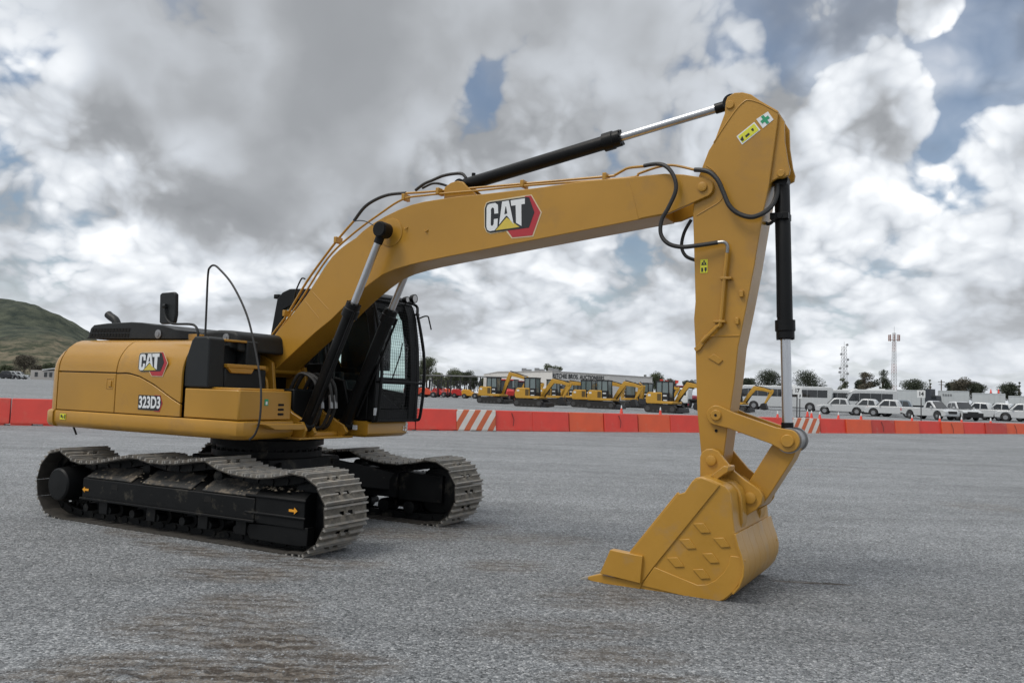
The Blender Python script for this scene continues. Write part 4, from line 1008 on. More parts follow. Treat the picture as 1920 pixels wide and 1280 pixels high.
lg2 = MB()
for x, y, w_, h_ in ((1391, 551, 0.035, 0.06), (1383, 602, 0.03, 0.06)):
    u, z = HB(x, y, -SV); lg2.box(u-w_/2, u+w_/2, -SV-0.03, -SV, z-h_/2, z+h_/2)
for x, y in ((1363, 522), (1351, 603)):
    u, z = HB(x, y, -SV-0.03); lg2.box(u-0.06, u+0.045, -SV-0.055, -SV, z-0.010, z+0.012)
lg2.build_each('pipe_bracket', YEL, stick, bevel=0.004)
pl3 = MB(); pl3.prism(PX([(1328, 671), (1339, 663), (1356, 675), (1348, 683)], -SV), -SV-0.012, -SV, 'y'); pl3.prism(PX([(1310, 646), (1302, 653), (1306, 660), (1314, 655), (1330, 632), (1322, 628)], -SV), -SV-0.02, -SV, 'y'); pl3.build_each('cover_plate', YEL, stick, bevel=0.004)
u, z = HB(1369, 197, -SV); pn = MB(); pn.lathe((u, -SV-0.018, z), (u, 1, z), [(0, 0.0), (0, 0.034), (0.004, 0.038), (0.36, 0.038)], 20); pn.build('stick_head_pin', YEL, stick)
# stickers on the stick
def rot_plate(parent, pts, v, base, name): mb = MB(); mb.prism(PX(pts, v), v-0.003, v-0.0005, 'y'); return mb.build(name, base, parent, smooth=False)
gw = rot_plate(stick, [(1418, 224), (1440, 209.5), (1450.5, 224.5), (1430.5, 241)], -SV-0.0005, WHT, 'first_aid_sticker')
def cross_pts():
    c = Vector((1434.5, 224.5)); a = Vector((0.80, -0.60)); b = Vector((0.62, 0.78)); o = []
    for i, j in ((-3, -9), (3, -9), (3, -3), (9, -3), (9, 3), (3, 3), (3, 9), (-3, 9), (-3, 3), (-9, 3), (-9, -3), (-3, -3)): o.append(tuple(c+a*i*1.0+b*j*1.0))
    return o
mb = MB(); mb.prism(PX(cross_pts(), -SV-0.004), -SV-0.0055, -SV-0.0037, 'y'); mb.build('green_cross', GRN, gw, smooth=False)
ws = rot_plate(stick, [(1381, 256), (1414.5, 229), (1426, 244), (1391.5, 271.5)], -SV-0.0005, WHT, 'warning_sticker')
w2 = rot_plate(ws, [(1384, 256), (1414, 232), (1423, 244), (1392, 268)], -SV-0.003, WARN, 'sticker_face')
for q in ([(1388, 262), (1392, 255), (1395, 262), (1392, 265)], [(1397, 255), (1404, 249), (1406, 252), (1399, 258)], [(1408, 243), (1412, 240), (1414, 245), (1411, 246)]): rot_plate(ws, q, -SV-0.0055, BADGEK, 'sticker_symbol')
sticker(stick, 1320, 499, 0.068, 0.125, -SV-0.0005, WARN, ((-0.35, 0.35, 0.08, 0.14), (-0.30, -0.05, 0.14, 0.28), (0.08, 0.30, 0.14, 0.28), (-0.08, 0.10, 0.28, 0.42), (-0.35, -0.1, -0.42, -0.12), (0.1, 0.38, -0.35, -0.1), (0.18, 0.3, -0.42, -0.35)))

# bucket cylinder in front of the stick
a = HB(1466, 340, 0.0); b = HB(1477, 826, 0.0); A = Vector((a[0], 0, a[1])); B = Vector((b[0], 0, b[1]))
sc_ = HB(1476, 636, 0.0); tt = (A.z-sc_[1])/(A.z-B.z)
bc = ram(EX, A, B, tt, 0.068, 0.045, (0.088, 0.17), 'bucket_cylinder', 0.07)
mb = MB(); mb.tube(PV([(1458, 348, -0.03), (1457, 380, -0.04), (1459.5, 595, -0.04)]), 0.016, smooth=False); mb.build('cylinder_pipe', BLK, bc)
mb = MB(); mb.cyl((A.x, -0.09, A.z-0.33), (A.x, 0.09, A.z-0.33), 0.03); mb.box(A.x-0.085, A.x+0.075, -0.085, 0.07, A.z-0.36, A.z-0.30); mb.build('pipe_strap', BLK, bc, bevel=0.005)

# linkage
def rod_plate(mb, p0, p1, r0, r1, v0, v1, waist=None, seg=14):
    p0 = Vector(p0); p1 = Vector(p1); d = (p1-p0).normalized(); n_ = Vector((-d.y, d.x)); pts = []
    for i in range(seg+1): t = math.pi/2+math.pi*i/seg; pts.append(p0+(d*math.cos(t)+n_*math.sin(t))*r0)
    if waist: pts.append(p0.lerp(p1, 0.22)-n_*waist); pts.append(p0.lerp(p1, 0.8)-n_*waist)
    for i in range(seg+1): t = -math.pi/2+math.pi*i/seg; pts.append(p1+(d*math.cos(t)+n_*math.sin(t))*r1)
    if waist: pts.append(p0.lerp(p1, 0.8)+n_*waist); pts.append(p0.lerp(p1, 0.22)+n_*waist)
    mb.prism([(p.x, p.y) for p in pts], v0, v1, 'y')
i0 = HB(1343, 778, -0.21); i1 = HB(1477, 826, -0.21); k1 = HB(1407, 934, -0.24)
lk = MB()
for v0, v1 in ((-0.215, -0.172), (0.172, 0.215)): rod_plate(lk, i0, i1, 0.088, 0.098, v0, v1, 0.074)
lk.cyl((i0[0], -0.235, i0[1]), (i0[0], 0.235, i0[1]), 0.048); lk.cyl((i1[0], -0.24, i1[1]), (i1[0], 0.24, i1[1]), 0.055, seg=24)
lko = lk.build('idler_link', YEL, EX, bevel=0.006)
mb = MB(); mb.cyl((i0[0], -0.2365, i0[1]), (i0[0], -0.2385, i0[1]), 0.012); mb.cyl((HB(1343, 807, -SV)[0], -SV-0.002, HB(1343, 807, -SV)[1]), (HB(1343, 807, -SV)[0], -SV-0.006, HB(1343, 807, -SV)[1]), 0.014); mb.build('grease_hole', MT['deep_black'], lko)
mb = MB(); mb.lathe((i1[0], -0.165, i1[1]), (i1[0], 1, i1[1]), [(0, 0.07), (0, 0.11), (0.03, 0.11), (0.03, 0.095), (0.30, 0.095), (0.30, 0.11), (0.33, 0.11), (0.33, 0.07)], 28); mb.build('link_bushing', GRYM, lko)
pw = MB(); j1 = (i1[0], i1[1]); j2 = HB(1407, 934, -0.20); j2 = (HB(1407, 934, -0.25)[0], HB(1407, 934, -0.25)[1])
rod_plate(pw, j1, j2, 0.085, 0.10, -0.135, 0.135, 0.105); pw.cyl((j2[0], -0.20, j2[1]), (j2[0], 0.20, j2[1]), 0.10, seg=24)
pw.build('power_link', YEL, EX, bevel=0.008)

# ---- bucket
KV = 0.65
bkt = MB()
side_pts = [(1315, 893.5), (1304, 896), (1297, 902.5), (1284, 922), (1273.7, 925.7), (1270, 922), (1181, 1032.7), (1174, 1060), (1140, 1092), (1196, 1107.5), (1299.5, 1121.6), (1343, 1130.7), (1360, 1124), (1378, 1109), (1390, 1090), (1396, 1070), (1397, 1050), (1388, 1040), (1382, 1018), (1377, 1000), (1373, 960), (1369, 923), (1360, 912), (1351, 907)]
for s_ in (-1, 1):
    bkt.prism(PX(side_pts, -KV), s_*KV, s_*(KV-0.035), 'y')
wrap = PX([(1297, 902), (1306, 895), (1316, 893), (1335, 899), (1351, 906.5), (1362, 914), (1370, 926), (1373.5, 960), (1377.5, 1000), (1383, 1022), (1390, 1042), (1394, 1060), (1393, 1078), (1386, 1096), (1374, 1110), (1358, 1123), (1342, 1129), (1320, 1126), (1299.5, 1121), (1196, 1107), (1140, 1093)], -KV)
W = [Vector(p) for p in wrap]; inn = []
for i, p in enumerate(W):
    d = (W[min(i+1, len(W)-1)]-W[max(i-1, 0)]).normalized(); n_ = Vector((d.y, -d.x)); inn.append(p+n_*0.03)
ctr = Vector(HB(1300, 1020, -KV))
if (inn[8]-ctr).length > (W[8]-ctr).length: inn = [p-(q-p) for p, q in zip(W, inn)]
bkt.prism([(p.x, p.y) for p in W]+[(p.x, p.y) for p in reversed(inn)], -KV+0.004, KV-0.004, 'y')
bucket = bkt.build('bucket', YELB, EX, bevel=0.006)
# thick edge strips on the side (cutter plate and heel plate)
for s_ in (-1, 1):
    e_ = MB(); v0 = s_*KV; v1 = s_*(KV+0.014)
    e_.prism(PX([(1315, 894.5), (1298, 903), (1285, 923), (1272, 926), (1183, 1034), (1176, 1062), (1202, 1095), (1227, 1061), (1350, 909)], -KV), v0, v1, 'y')
    e_.build('side_wear_plate', YELB, bucket, bevel=0.004)
    e_ = MB(); e_.prism(PX([(1203, 1096.5), (1227.5, 1062), (1270, 1080), (1308, 1095.5), (1325, 1095), (1342, 1087), (1358, 1072), (1367, 1056), (1370, 1041), (1387, 1043), (1396, 1052), (1395, 1070), (1389, 1089), (1377, 1107), (1359, 1122), (1343, 1129), (1299, 1120)], -KV), v0, s_*(KV+0.011), 'y'); e_.build('heel_wear_plate', YELB, bucket, bevel=0.004)
    for cx, cy in ((955, 657), (1100, 762), (853, 772), (1020, 875), (765, 905), (953, 990)):
        dm = MB(); q = [(cx+a_, cy+b_) for a_, b_ in ((-63, -34), (13, -37), (63, 32), (-3, 36))]
        dm.prism(PX([(1070+x/3.879, 820+y/3.879) for x, y in q], -KV), v0, s_*(KV+0.012), 'y'); dm.build('wear_lozenge', YELB, bucket, bevel=0.004)
    ct = MB(); ct.prism(PX([(1145, 1029.5), (1205.5, 1041.5), (1201.5, 1093), (1125.5, 1074)], -KV-0.03), s_*(KV+0.045), s_*(KV-0.04), 'y'); ct.build('side_cutter', YELB, bucket, bevel=0.006)
ed = MB(); ed.prism(PX([(1129, 1077), (1131, 1094), (1199, 1108.5), (1204, 1092)], -KV), -KV-0.012, KV+0.012, 'y'); ed.build('cutting_edge', YELB, bucket, bevel=0.004)
tm = MB(); q = PX([(1086.5, 1085.5), (1100, 1086.5), (1129, 1097.5), (1133, 1092), (1133, 1079), (1128, 1075), (1108, 1079.5)], -KV)
for k in range(5):
    vc = -KV+0.05+k*(2*KV-0.10)/4; t_ = MB(); n_ = len(q); w0 = 0.035; w1 = 0.055
    vs = []
    umin = q[0][0]
    for s_ in (-1, 1):
        for (u, z) in q: f_ = min(1, (u-umin)/0.20); vs.append((u, vc+s_*(0.018+(0.05-0.018)*f_), z))
    t_.add(vs, [list(range(n_)), list(range(2*n_-1, n_-1, -1))]+[[i, n_+i, n_+(i+1) % n_, (i+1) % n_] for i in range(n_)])
    to_ = t_.build('tooth', YELB, bucket, bevel=0.006)
    tt_ = MB(); zt = q[0][1]; tt_.prism([(umin-0.004, zt+0.004), (umin+0.05, zt-0.006), (umin+0.075, zt+0.004), (umin+0.075, zt+0.032), (umin+0.05, zt+0.025)], vc-0.034, vc+0.034, 'y'); tt_.build('tooth_tip', STEEL, to_, bevel=0.004)
er = MB(); eq = PX([(1313.6, 900), (1313.6, 856), (1317, 847), (1325, 841.5), (1336, 840.5), (1347, 845), (1357, 858), (1379, 884), (1396, 898), (1413, 909), (1425, 918), (1431, 930), (1429, 943), (1420, 954), (1402, 965), (1394, 985), (1386, 1003), (1370, 985), (1340, 920)], -0.245)
er.prism(eq, -0.265, -0.225, 'y'); er.prism(eq, 0.225, 0.265, 'y')
ero = er.build('bucket_ear', YELB, bucket, bevel=0.007)
for x, y, r in ((1333.5, 862.5, 0.045), (1406.5, 933, 0.050)):
    u, z = HB(x, y, -0.27); pn = MB(); pn.lathe((u, -0.29, z), (u, 1, z), [(0, 0), (0, r*0.75), (0.004, r), (0.02, r), (0.02, r*0.92), (0.565, r*0.92), (0.565, 0)], 22); pn.build('bucket_pin', YELB, bucket)
sf = MB()   # stiffener bent over the top of the bucket
q = PX([(1331, 894), (1356, 874), (1364, 876), (1364, 890), (1385, 912), (1393, 930), (1394, 960), (1397, 985), (1386, 985), (1376, 930), (1358, 908)], -0.40)
sf.prism(PX([(1331, 892), (1356, 873), (1364, 875), (1364, 884), (1351, 893), (1343, 899)], -0.52), -0.50, -0.27, 'y'); sf.build_each('top_stiffener', YELB, bucket, bevel=0.006)
stf = MB(); q = PX([(1352, 900), (1370, 904), (1384, 918), (1389, 935), (1391, 980), (1386, 995), (1378, 985), (1372, 930)], -0.46); stf.prism(q, -0.43, -0.265, 'y'); stf.prism(q, 0.265, 0.47, 'y'); stf.build_each('top_plate', YELB, bucket, bevel=0.01)
for k in range(7):   # wear strips over the heel
    v = -KV+0.06+k*(2*KV-0.12)/6; stp = MB(); i0_, i1_ = 8, 15; a_ = [W[i]-(inn[i]-W[i])*0.55 for i in range(i0_, i1_)]; b_ = [W[i] for i in range(i0_, i1_)]
    stp.prism([(p.x, p.y) for p in a_]+[(p.x, p.y) for p in reversed(b_)], v-0.099, v+0.099, 'y'); stp.build('heel_wear_strip', YELB, bucket, bevel=0.004)

# ================================================================ BARRIERS
B0, B1 = Vector((-17.06, 28.01)), Vector((29.62, 48.97)); BD = (B1-B0).normalized(); BA = math.atan2(BD.y, BD.x)
RED = [mat('barrier_red_faded', (0.58, 0.045, 0.030), 0.5, var=0.10, vscale=1.5, bump=0.4, bscale=5, dirt=(0.54, 0.10, 0.065), dirt_amt=0.25, dscale=2),
       mat('barrier_orange_red', (0.60, 0.085, 0.028), 0.5, var=0.10, vscale=1.5, bump=0.4, bscale=5, dirt=(0.56, 0.17, 0.09), dirt_amt=0.2, dscale=2),
       mat('barrier_dull_red', (0.44, 0.045, 0.032), 0.55, var=0.12, vscale=1.5, bump=0.4, bscale=5, dirt=(0.40, 0.14, 0.11), dirt_amt=0.3, dscale=2)]
def stripe_mat():
    m = bpy.data.materials.new('barrier_stripes'); m.use_nodes = True; nt = m.node_tree; N = nt.nodes; L = nt.links; b = N['Principled BSDF']; b.inputs['Roughness'].default_value = 0.5
    tc = N.new('ShaderNodeTexCoord'); sp = N.new('ShaderNodeSeparateXYZ'); L.new(tc.outputs['Object'], sp.inputs[0])
    a = N.new('ShaderNodeMath'); a.operation = 'MULTIPLY_ADD'; L.new(sp.outputs[2], a.inputs[0]); a.inputs[1].default_value = -0.62; L.new(sp.outputs[0], a.inputs[2])
    d = N.new('ShaderNodeMath'); d.operation = 'DIVIDE'; L.new(a.outputs[0], d.inputs[0]); d.inputs[1].default_value = 0.52
    f = N.new('ShaderNodeMath'); f.operation = 'FRACT'; L.new(d.outputs[0], f.inputs[0])
    g_ = N.new('ShaderNodeMath'); g_.operation = 'GREATER_THAN'; L.new(f.outputs[0], g_.inputs[0]); g_.inputs[1].default_value = 0.5
    n = N.new('ShaderNodeTexNoise'); n.inputs['Scale'].default_value = 3; n.inputs['Detail'].default_value = 6; L.new(tc.outputs['Object'], n.inputs['Vector'])
    x = N.new('ShaderNodeMix'); x.data_type = 'RGBA'; L.new(g_.outputs[0], x.inputs[0]); x.inputs[6].default_value = (0.66, 0.64, 0.60, 1); x.inputs[7].default_value = (0.55, 0.12, 0.04, 1)
    y = N.new('ShaderNodeMix'); y.data_type = 'RGBA'; y.blend_type = 'MULTIPLY'; y.inputs[0].default_value = 0.35; L.new(x.outputs[2], y.inputs[6]); L.new(n.outputs['Fac'], y.inputs[7]); L.new(y.outputs[2], b.inputs['Base Color'])
    return m
STRIPE = stripe_mat(); VOID = MT['deep_black']
def barrier_mesh(L_, striped):
    h, w = 0.93, 0.46; mb = MB(); p = [(-w/2, 0.0), (-w/2, 0.13), (-0.19, 0.20), (-0.11, h-0.03), (-0.09, h), (0.09, h), (0.11, h-0.03), (0.19, 0.20), (w/2, 0.13), (w/2, 0.0)]
    # body in three lengths so that the fork pockets are real notches
    a, b_ = L_*0.36, L_*0.55
    up = [(y, max(z, 0.075)) for y, z in p]
    mb.prism([(y, max(z, 0.078)) for y, z in p], 0.008, L_-0.012, 'x'); ft = [(-w/2+0.006, 0.0), (-w/2+0.006, 0.10), (w/2-0.006, 0.10), (w/2-0.006, 0.0)]
    for x0, x1 in ((0.012, a), (b_, L_-0.15)): mb.prism(ft, x0, x1, 'x')
    return mb
protoR = {}
LR = ['faded red plastic barrier', 'bright orange-red plastic barrier', 'dull dark red plastic barrier']
bounds = [16.23]
while bounds[0] > -3.5: bounds.insert(0, bounds[0]-1.77)
for k in range(9): bounds.append(bounds[-1]+1.77)
bounds += [34.30, 36.06]
while bounds[-1] < 54: bounds.append(bounds[-1]+1.785)
bi = 0
seqn = {0: 0}
names_ = []
import itertools
cols = {}
pat = [0, 0, 1, 0, 1, 0, 0, 0]
after = {}
nred = 0
right_pat = [0, 1, 2, 1, 0, 1, 0, 2, 1, 1]
for i in range(len(bounds)-1):
    s0, s1 = bounds[i], bounds[i+1]; mid = (s0+s1)/2; P = B0+BD*s0; striped = abs(mid-17.1) < 0.7 or abs(mid-31.3) < 0.9 or abs(mid-35.2) < 0.6
    if mid < 16.2: c = 0
    elif mid < 31: c = [0, 0, 1, 0, 1, 0, 1, 0][int((mid-18)/1.77) % 8]
    elif mid < 36: c = 0
    else: c = right_pat[int((mid-36)/1.785) % 10]
    Lb = s1-s0
    mb = barrier_mesh(Lb, striped)
    col_x = lambda s: None
    root = thing('road_barrier', 'x', 'barrier', (P.x+math.sin(i*5.3)*0.02, P.y+math.sin(i*3.1)*0.04, 0), BA+0.010*math.sin(i*7.7), 'plastic barriers standing end to end across the yard')
    body = mb.build('barrier_body', STRIPE if striped else RED[c], root, bevel=0.018)
    if striped: names_.append((root, 's', mid))
    else: names_.append((root, c, mid))
    if not striped and i % 3 == 1:
        pk = MB(); pk.tube([(Lb*0.42, -0.14, 0.84), (Lb*0.47, -0.20, 0.55), (Lb*0.44, -0.26, 0.30)], 0.012, seg=6, smooth=False); pk.build('hanging_wire', TYRE, root)
LAB = {'s0': 'orange and white striped barrier just right of the cab', 's1': 'orange and white striped barrier between the stick and the bucket cylinder', 's2': 'orange and white striped barrier right of the bucket cylinder rod'}
si = 0; left = []; midl = []; right = []
for root, c, mid in names_:
    if c == 's': root['label'] = LAB['s%d' % si]; si += 1
    elif mid < 16.2: left.append((root, c))
    elif mid < 34.4: midl.append((root, c, mid))
    else: right.append((root, c))
ORD = ['first', 'second', 'third', 'fourth', 'fifth', 'sixth', 'seventh', 'eighth', 'ninth', 'tenth', 'eleventh', 'twelfth']
for k, (r, c) in enumerate(left):
    n_ = len(left)-1-k
    r['label'] = 'red plastic barrier touching the striped one beside the cab' if n_ == 0 else 'red barrier at the left edge of the photo beyond the tail' if k <= 2 else 'red plastic barrier behind the yellow machine, %s left of the striped one' % ORD[min(n_, 11)]
left[0][0]['label'] = 'red barrier cut by the left edge of the photo, with only its end showing'
if len(left) > 2: left[1][0]['label'] = 'red barrier standing left of the tail of the big machine'; left[2][0]['label'] = 'red barrier passing behind the rear corner of the yellow counterweight'
for k, (r, c, mid) in enumerate(midl):
    r['label'] = '%s, %s to the right of the striped one beside the cab' % (LR[c], ORD[k]) if mid < 31 else 'red barrier seen behind the rod of the bucket cylinder'
for k, (r, c) in enumerate(right): r['label'] = '%s, %s to the right of the bucket cylinder' % (LR[c], ORD[min(k, 11)])

# ================================================================ TRAFFIC CONES AND NUMBER SIGNS
CONE = mat('cone_orange', (0.72, 0.06, 0.035), 0.5); WHP = mat('white_paint', (0.70, 0.72, 0.72), 0.4, var=0.04); GRYP = mat('signpost_grey', (0.03, 0.03, 0.032), 0.5)
def make_cone():
    t = thing('traffic_cone', 'x', 'cone', group='orange cones standing behind the barriers')
    b = MB(); b.box(-0.18, 0.18, -0.18, 0.18, 0, 0.04); b.build('cone_base', TYRE, t)
    b = MB(); b.lathe((0, 0, 0.04), (0, 0, 1), [(0, 0.15), (0.50, 0.05), (0.51, 0.045)], 14); b.build('cone_body', CONE, t)
    b = MB(); b.lathe((0, 0, 0.52), (0, 0, 1), [(0, 0.058), (0.13, 0.042), (0.20, 0.03), (0.21, 0.0)], 14); b.build('reflective_collar', WHP, t)
    return t
cone0 = make_cone(); first = True
for x, y, d, lab in ((1165, 776, 62, 'orange cone below the middle small excavators, left of the other cones'), (1238, 778, 60, 'orange cone in front of the small excavator nearest the stick'), (1458, 781, 62, 'orange cone between the stick and the bucket cylinder rod'),
                     (1514, 772, 76, 'smallest orange cone by the coach rear wheel'), (1521.5, 779, 70, 'orange cone just right of the sign reading 17'), (1537, 782, 66, 'orange cone below the rear end of the long coach'),
                     (1572, 783, 66, 'orange cone in front of the leftmost pickup'), (1614.5, 785, 66, 'orange cone between the first two pickups'), (1710, 788, 66, 'orange cone left of the sign reading 14'),
                     (1762, 790, 68, 'orange cone in front of the pickup facing the camera'), (1803, 790, 66, 'orange cone before the pickup with the black bumper'), (1857.5, 792, 66, 'rightmost orange cone, by a pickup rear wheel')):
    P = far(x, y, d)
    if first: cone0.location = P; cone0['label'] = lab; first = False
    else: copy_tree(cone0, P, 0, lab)
def sign(x, y, d, H, w, h, body, lab, sub=None):
    P = far(x, y, d); t = thing('number_sign', lab, 'sign', P, math.atan2(P.y, P.x)-math.pi/2, 'numbered row signs on posts')
    b = MB(); b.box(-0.04, 0.04, -0.03, 0.03, 0, H-h); b.box(-0.25, 0.25, -0.2, 0.2, 0, 0.03); b.build('post', GRYP, t)
    b = MB(); b.box(-w/2, w/2, -0.03, 0.03, H-h, H); o = b.build('board', WHP, t, bevel=0.01)
    if body:
        b = MB(); add_text(b, body, h*0.72, lambda a, c: (a, -0.034, H-h/2+c), 0.85, 0.02); b.build('number', BADGEK, o, smooth=False, recalc=False)
    return t
sign(1494, 779, 72, 2.55, 0.72, 0.60, '17', 'white board reading 17 on a dark post')
sign(1499.5, 772, 76, 2.1, 0.36, 0.50, '3', 'smaller white board on a post behind the one reading 17')
sign(1727, 787, 76, 2.6, 0.62, 0.62, '14', 'white board reading 14 on a dark post before the pickups')

# ================================================================ SMALL EXCAVATORS
YM = mat('machine_yellow', (0.50, 0.275, 0.030), 0.45, var=0.06); DK = mat('machine_black', (0.012, 0.012, 0.013), 0.55); TRK = mat('machine_track', (0.022, 0.021, 0.02), 0.8, var=0.3, vscale=8)
GLF = mat('far_window_glass', (0.13, 0.17, 0.17), 0.10, spec=0.9); GR2 = mat('machine_grille', (0.10, 0.065, 0.02), 0.7)
def mini(lab, pose, P, rz, cab=True, group='small yellow excavators parked in rows behind the barriers'):
    t = thing('small_excavator', lab, 'excavator', P, rz, group)
    for s in (-1, 1):
        m_ = MB(); w0, w1 = sorted((s*0.70, s*1.12)); prof = []
        for i in range(9): a = math.pi/2+math.pi*i/8; prof.append((-1.15+0.33*math.cos(a), 0.33+0.33*math.sin(a)))
        for i in range(9): a = -math.pi/2+math.pi*i/8; prof.append((1.15+0.33*math.cos(a), 0.33+0.33*math.sin(a)))
        m_.prism(prof, w0, w1, 'y')
        for k in range(13):
            x = -1.2+0.2*k; m_.box(x-0.03, x+0.03, w0, w1, 0.655, 0.685)
        o = m_.build('track', TRK, t)
        r = MB(); yv = s*1.125
        for k, (x, rr) in enumerate(((-1.15, 0.22), (1.15, 0.22), (-0.6, 0.10), (-0.2, 0.10), (0.2, 0.10), (0.6, 0.10))): r.cyl((x, s*1.10, 0.33 if rr > 0.2 else 0.16), (x, yv+0.02*s, 0.33 if rr > 0.2 else 0.16), rr, seg=12)
        r.build('track_wheel', mat('track_wheel_grey', (0.05, 0.05, 0.05), 0.6), o)
    b = MB(); b.prism([(1.35, 0.12), (1.75, 0.05), (1.82, 0.10), (1.74, 0.42), (1.66, 0.45), (1.62, 0.25), (1.35, 0.22)], -1.1, 1.1, 'y'); b.box(-0.5, 0.5, -0.7, 0.7, 0.4, 0.72); b.build('blade', DK, t)
    b = MB(); b.prism([(-1.25, 0.76), (-1.36, 0.85), (-1.40, 1.25), (-1.30, 1.62), (-1.12, 1.75), (0.12, 1.75), (0.12, 1.0), (1.10, 1.0), (1.15, 0.90), (1.10, 0.76)], -1.05, 1.05, 'y'); body = b.build('body', YM, t, bevel=0.05)
    g_ = MB(); g_.box(-0.30, 0.06, -1.062, -1.045, 1.05, 1.62); g_.build('grille', GR2, body)
    g_ = MB(); g_.box(-1.18, -0.92, -1.058, -1.052, 1.40, 1.58); g_.build('emblem', WHP, body)
    # cab on the near-rear of the swing, black lower door and glazed frame
    c0, c1, y0, y1, zt = -0.42, 0.75, -0.98, 0.10, 2.66
    c = MB()
    for x in (c0, 0.10, c1):
        for y in (y0, y1-0.07): c.prism([(x-0.05, 1.0), (x+0.05, 1.0), (x+0.04-(0.06 if x > 0.5 else 0), zt), (x-0.05-(0.06 if x > 0.5 else 0), zt)], y, y+0.07, 'y')
    c.box(c0-0.08, c1+0.02, y0-0.02, y1+0.02, zt-0.02, zt+0.09)
    c.box(c0-0.05, c0+0.04, y0, y1, 1.7, 1.95)
    c.box(0.10, c1+0.06, y0, y0+0.06, 1.0, 1.72); c.box(c1-0.02, c1+0.06, y0, y1, 1.0, 1.35)
    co_ = c.build('cab_frame', DK, t)
    w = MB(); w.box(c0, 0.10, y0+0.02, y0+0.03, 1.78, zt); w.box(0.10, c1-0.04, y0+0.02, y0+0.03, 1.72, zt); w.box(c0, 0.10, y1-0.04, y1-0.03, 1.78, zt); w.box(0.10, c1-0.04, y1-0.04, y1-0.03, 1.4, zt); w.box(c1-0.06, c1-0.05, y0+0.05, y1-0.05, 1.35, zt)
    w.build('cab_window', GLF, co_)
    st_ = MB(); st_.box(0.0, 0.35, -0.65, -0.25, 1.5, 1.65); st_.box(-0.08, 0.03, -0.65, -0.25, 1.6, 2.2); st_.build('seat', DK, co_)
    l_ = MB(); l_.box(0.22, 0.55, y0-0.008, y0-0.002, 1.42, 1.54); l_.build('door_emblem', WHP, co_); l_ = MB(); l_.box(0.25, 0.6, y0-0.008, y0-0.002, 1.04, 1.12); l_.build('door_emblem', WHP, co_)
    # boom, stick, bucket: polylines of (x, z, half width across its depth)
    ax, bx_, tip, bk_ = pose
    def limb(name, pts, hw, m_, par, hy=0.13):
        n = len(pts); L_, R_ = [], []
        for i, (x, z, r) in enumerate(pts):
            a = Vector(pts[max(i-1, 0)][:2]); b2 = Vector(pts[min(i+1, n-1)][:2]); d = (b2-a).normalized(); q = Vector((-d.y, d.x))*r; L_.append((x+q.x, z+q.y)); R_.append((x-q.x, z-q.y))
        m2 = MB(); m2.prism(L_+R_[::-1], hy0-hy, hy0+hy, 'y'); return m2.build(name, m_, par, bevel=0.02)
    hy0 = 0.35
    bo_ = limb('boom', [(0.85, 0.95, 0.13), (ax[0]*0.5+0.45, ax[1]*0.55+0.42, 0.19), (ax[0], ax[1], 0.24), (ax[0]*0.5+bx_[0]*0.5, ax[1]*0.5+bx_[1]*0.5+0.06, 0.17), (bx_[0], bx_[1], 0.12)], 0.2, YM, t)
    sk_ = limb('stick', [(bx_[0]*1.0+(bx_[0]-tip[0])*0.16, bx_[1]+(bx_[1]-tip[1])*0.16, 0.10), (bx_[0], bx_[1], 0.17), (tip[0], tip[1], 0.08)], 0.2, YM, t, 0.10)
    r = MB(); r.cyl((1.05, hy0-0.0, 0.85), (ax[0]+0.05, hy0, ax[1]-0.15), 0.055, seg=10); r.cyl((ax[0], hy0, ax[1]+0.30), (bx_[0]+(bx_[0]-tip[0])*0.16, hy0, bx_[1]+(bx_[1]-tip[1])*0.16), 0.055, seg=10); r.build('cylinder', DK, bo_)
    k = MB(); q = bk_; k.prism([(tip[0]+q*x, tip[1]+z) for x, z in ((0.0, 0.12), (0.30, 0.02), (0.42, -0.28), (0.30, -0.52), (0.0, -0.60), (-0.32, -0.52), (-0.22, -0.2), (-0.12, 0.08))], hy0-0.36, hy0+0.36, 'y'); k.build('bucket', DK, t, bevel=0.03)
    return t
up_ = ((1.65, 3.15), (3.6, 2.65), (3.15, 1.05), -1); fold = ((1.95, 2.48), (3.65, 2.15), (2.95, 0.90), -1); lowp = ((1.7, 2.42), (3.9, 2.2), (3.4, 1.0), -1)
def yaw_face(P, turn):                       # heading so that the machine points right in the photo, turned towards the camera by `turn`
    return math.atan2(P.y, P.x)-math.pi/2-turn
for x, y, d, turn, pose, lab in ((926, 753, 88, 0.45, up_, 'small excavator at the left end of its row with its boom held highest'),
                                 (998, 759, 79, 0.42, fold, 'small excavator second from the left, in front of the sign wall'),
                                 (1037, 757, 90, 0.35, lowp, 'small excavator standing behind the second one, only its cab and boom clear'),
                                 (1103, 761, 84, 0.40, fold, 'small excavator third along, close behind its right neighbour'),
                                 (1133, 763, 81, 0.40, fold, 'small excavator in the middle of the row, above the left cone'),
                                 (1186, 764, 92, 1.35, fold, 'small excavator turned with its back to the camera in the row'),
                                 (1072, 758, 98, 0.5, lowp, 'small excavator far behind, in the gap left of the paired machines'), (1212, 766, 94, 0.5, fold, 'small excavator in the gap behind the one nearest the stick'), (960, 755, 104, 0.4, lowp, 'small excavator deep behind the first two, mostly hidden'),
                                 (1247, 771, 74, 0.42, fold, 'small excavator nearest the stick of the big machine, largest of the row'),
                                 (1377, 774, 88, 0.30, fold, 'small excavator mostly hidden behind the stick, bucket in front of the coach')):
    P = far(x, y, d); mini(lab, pose, P, yaw_face(P, turn))

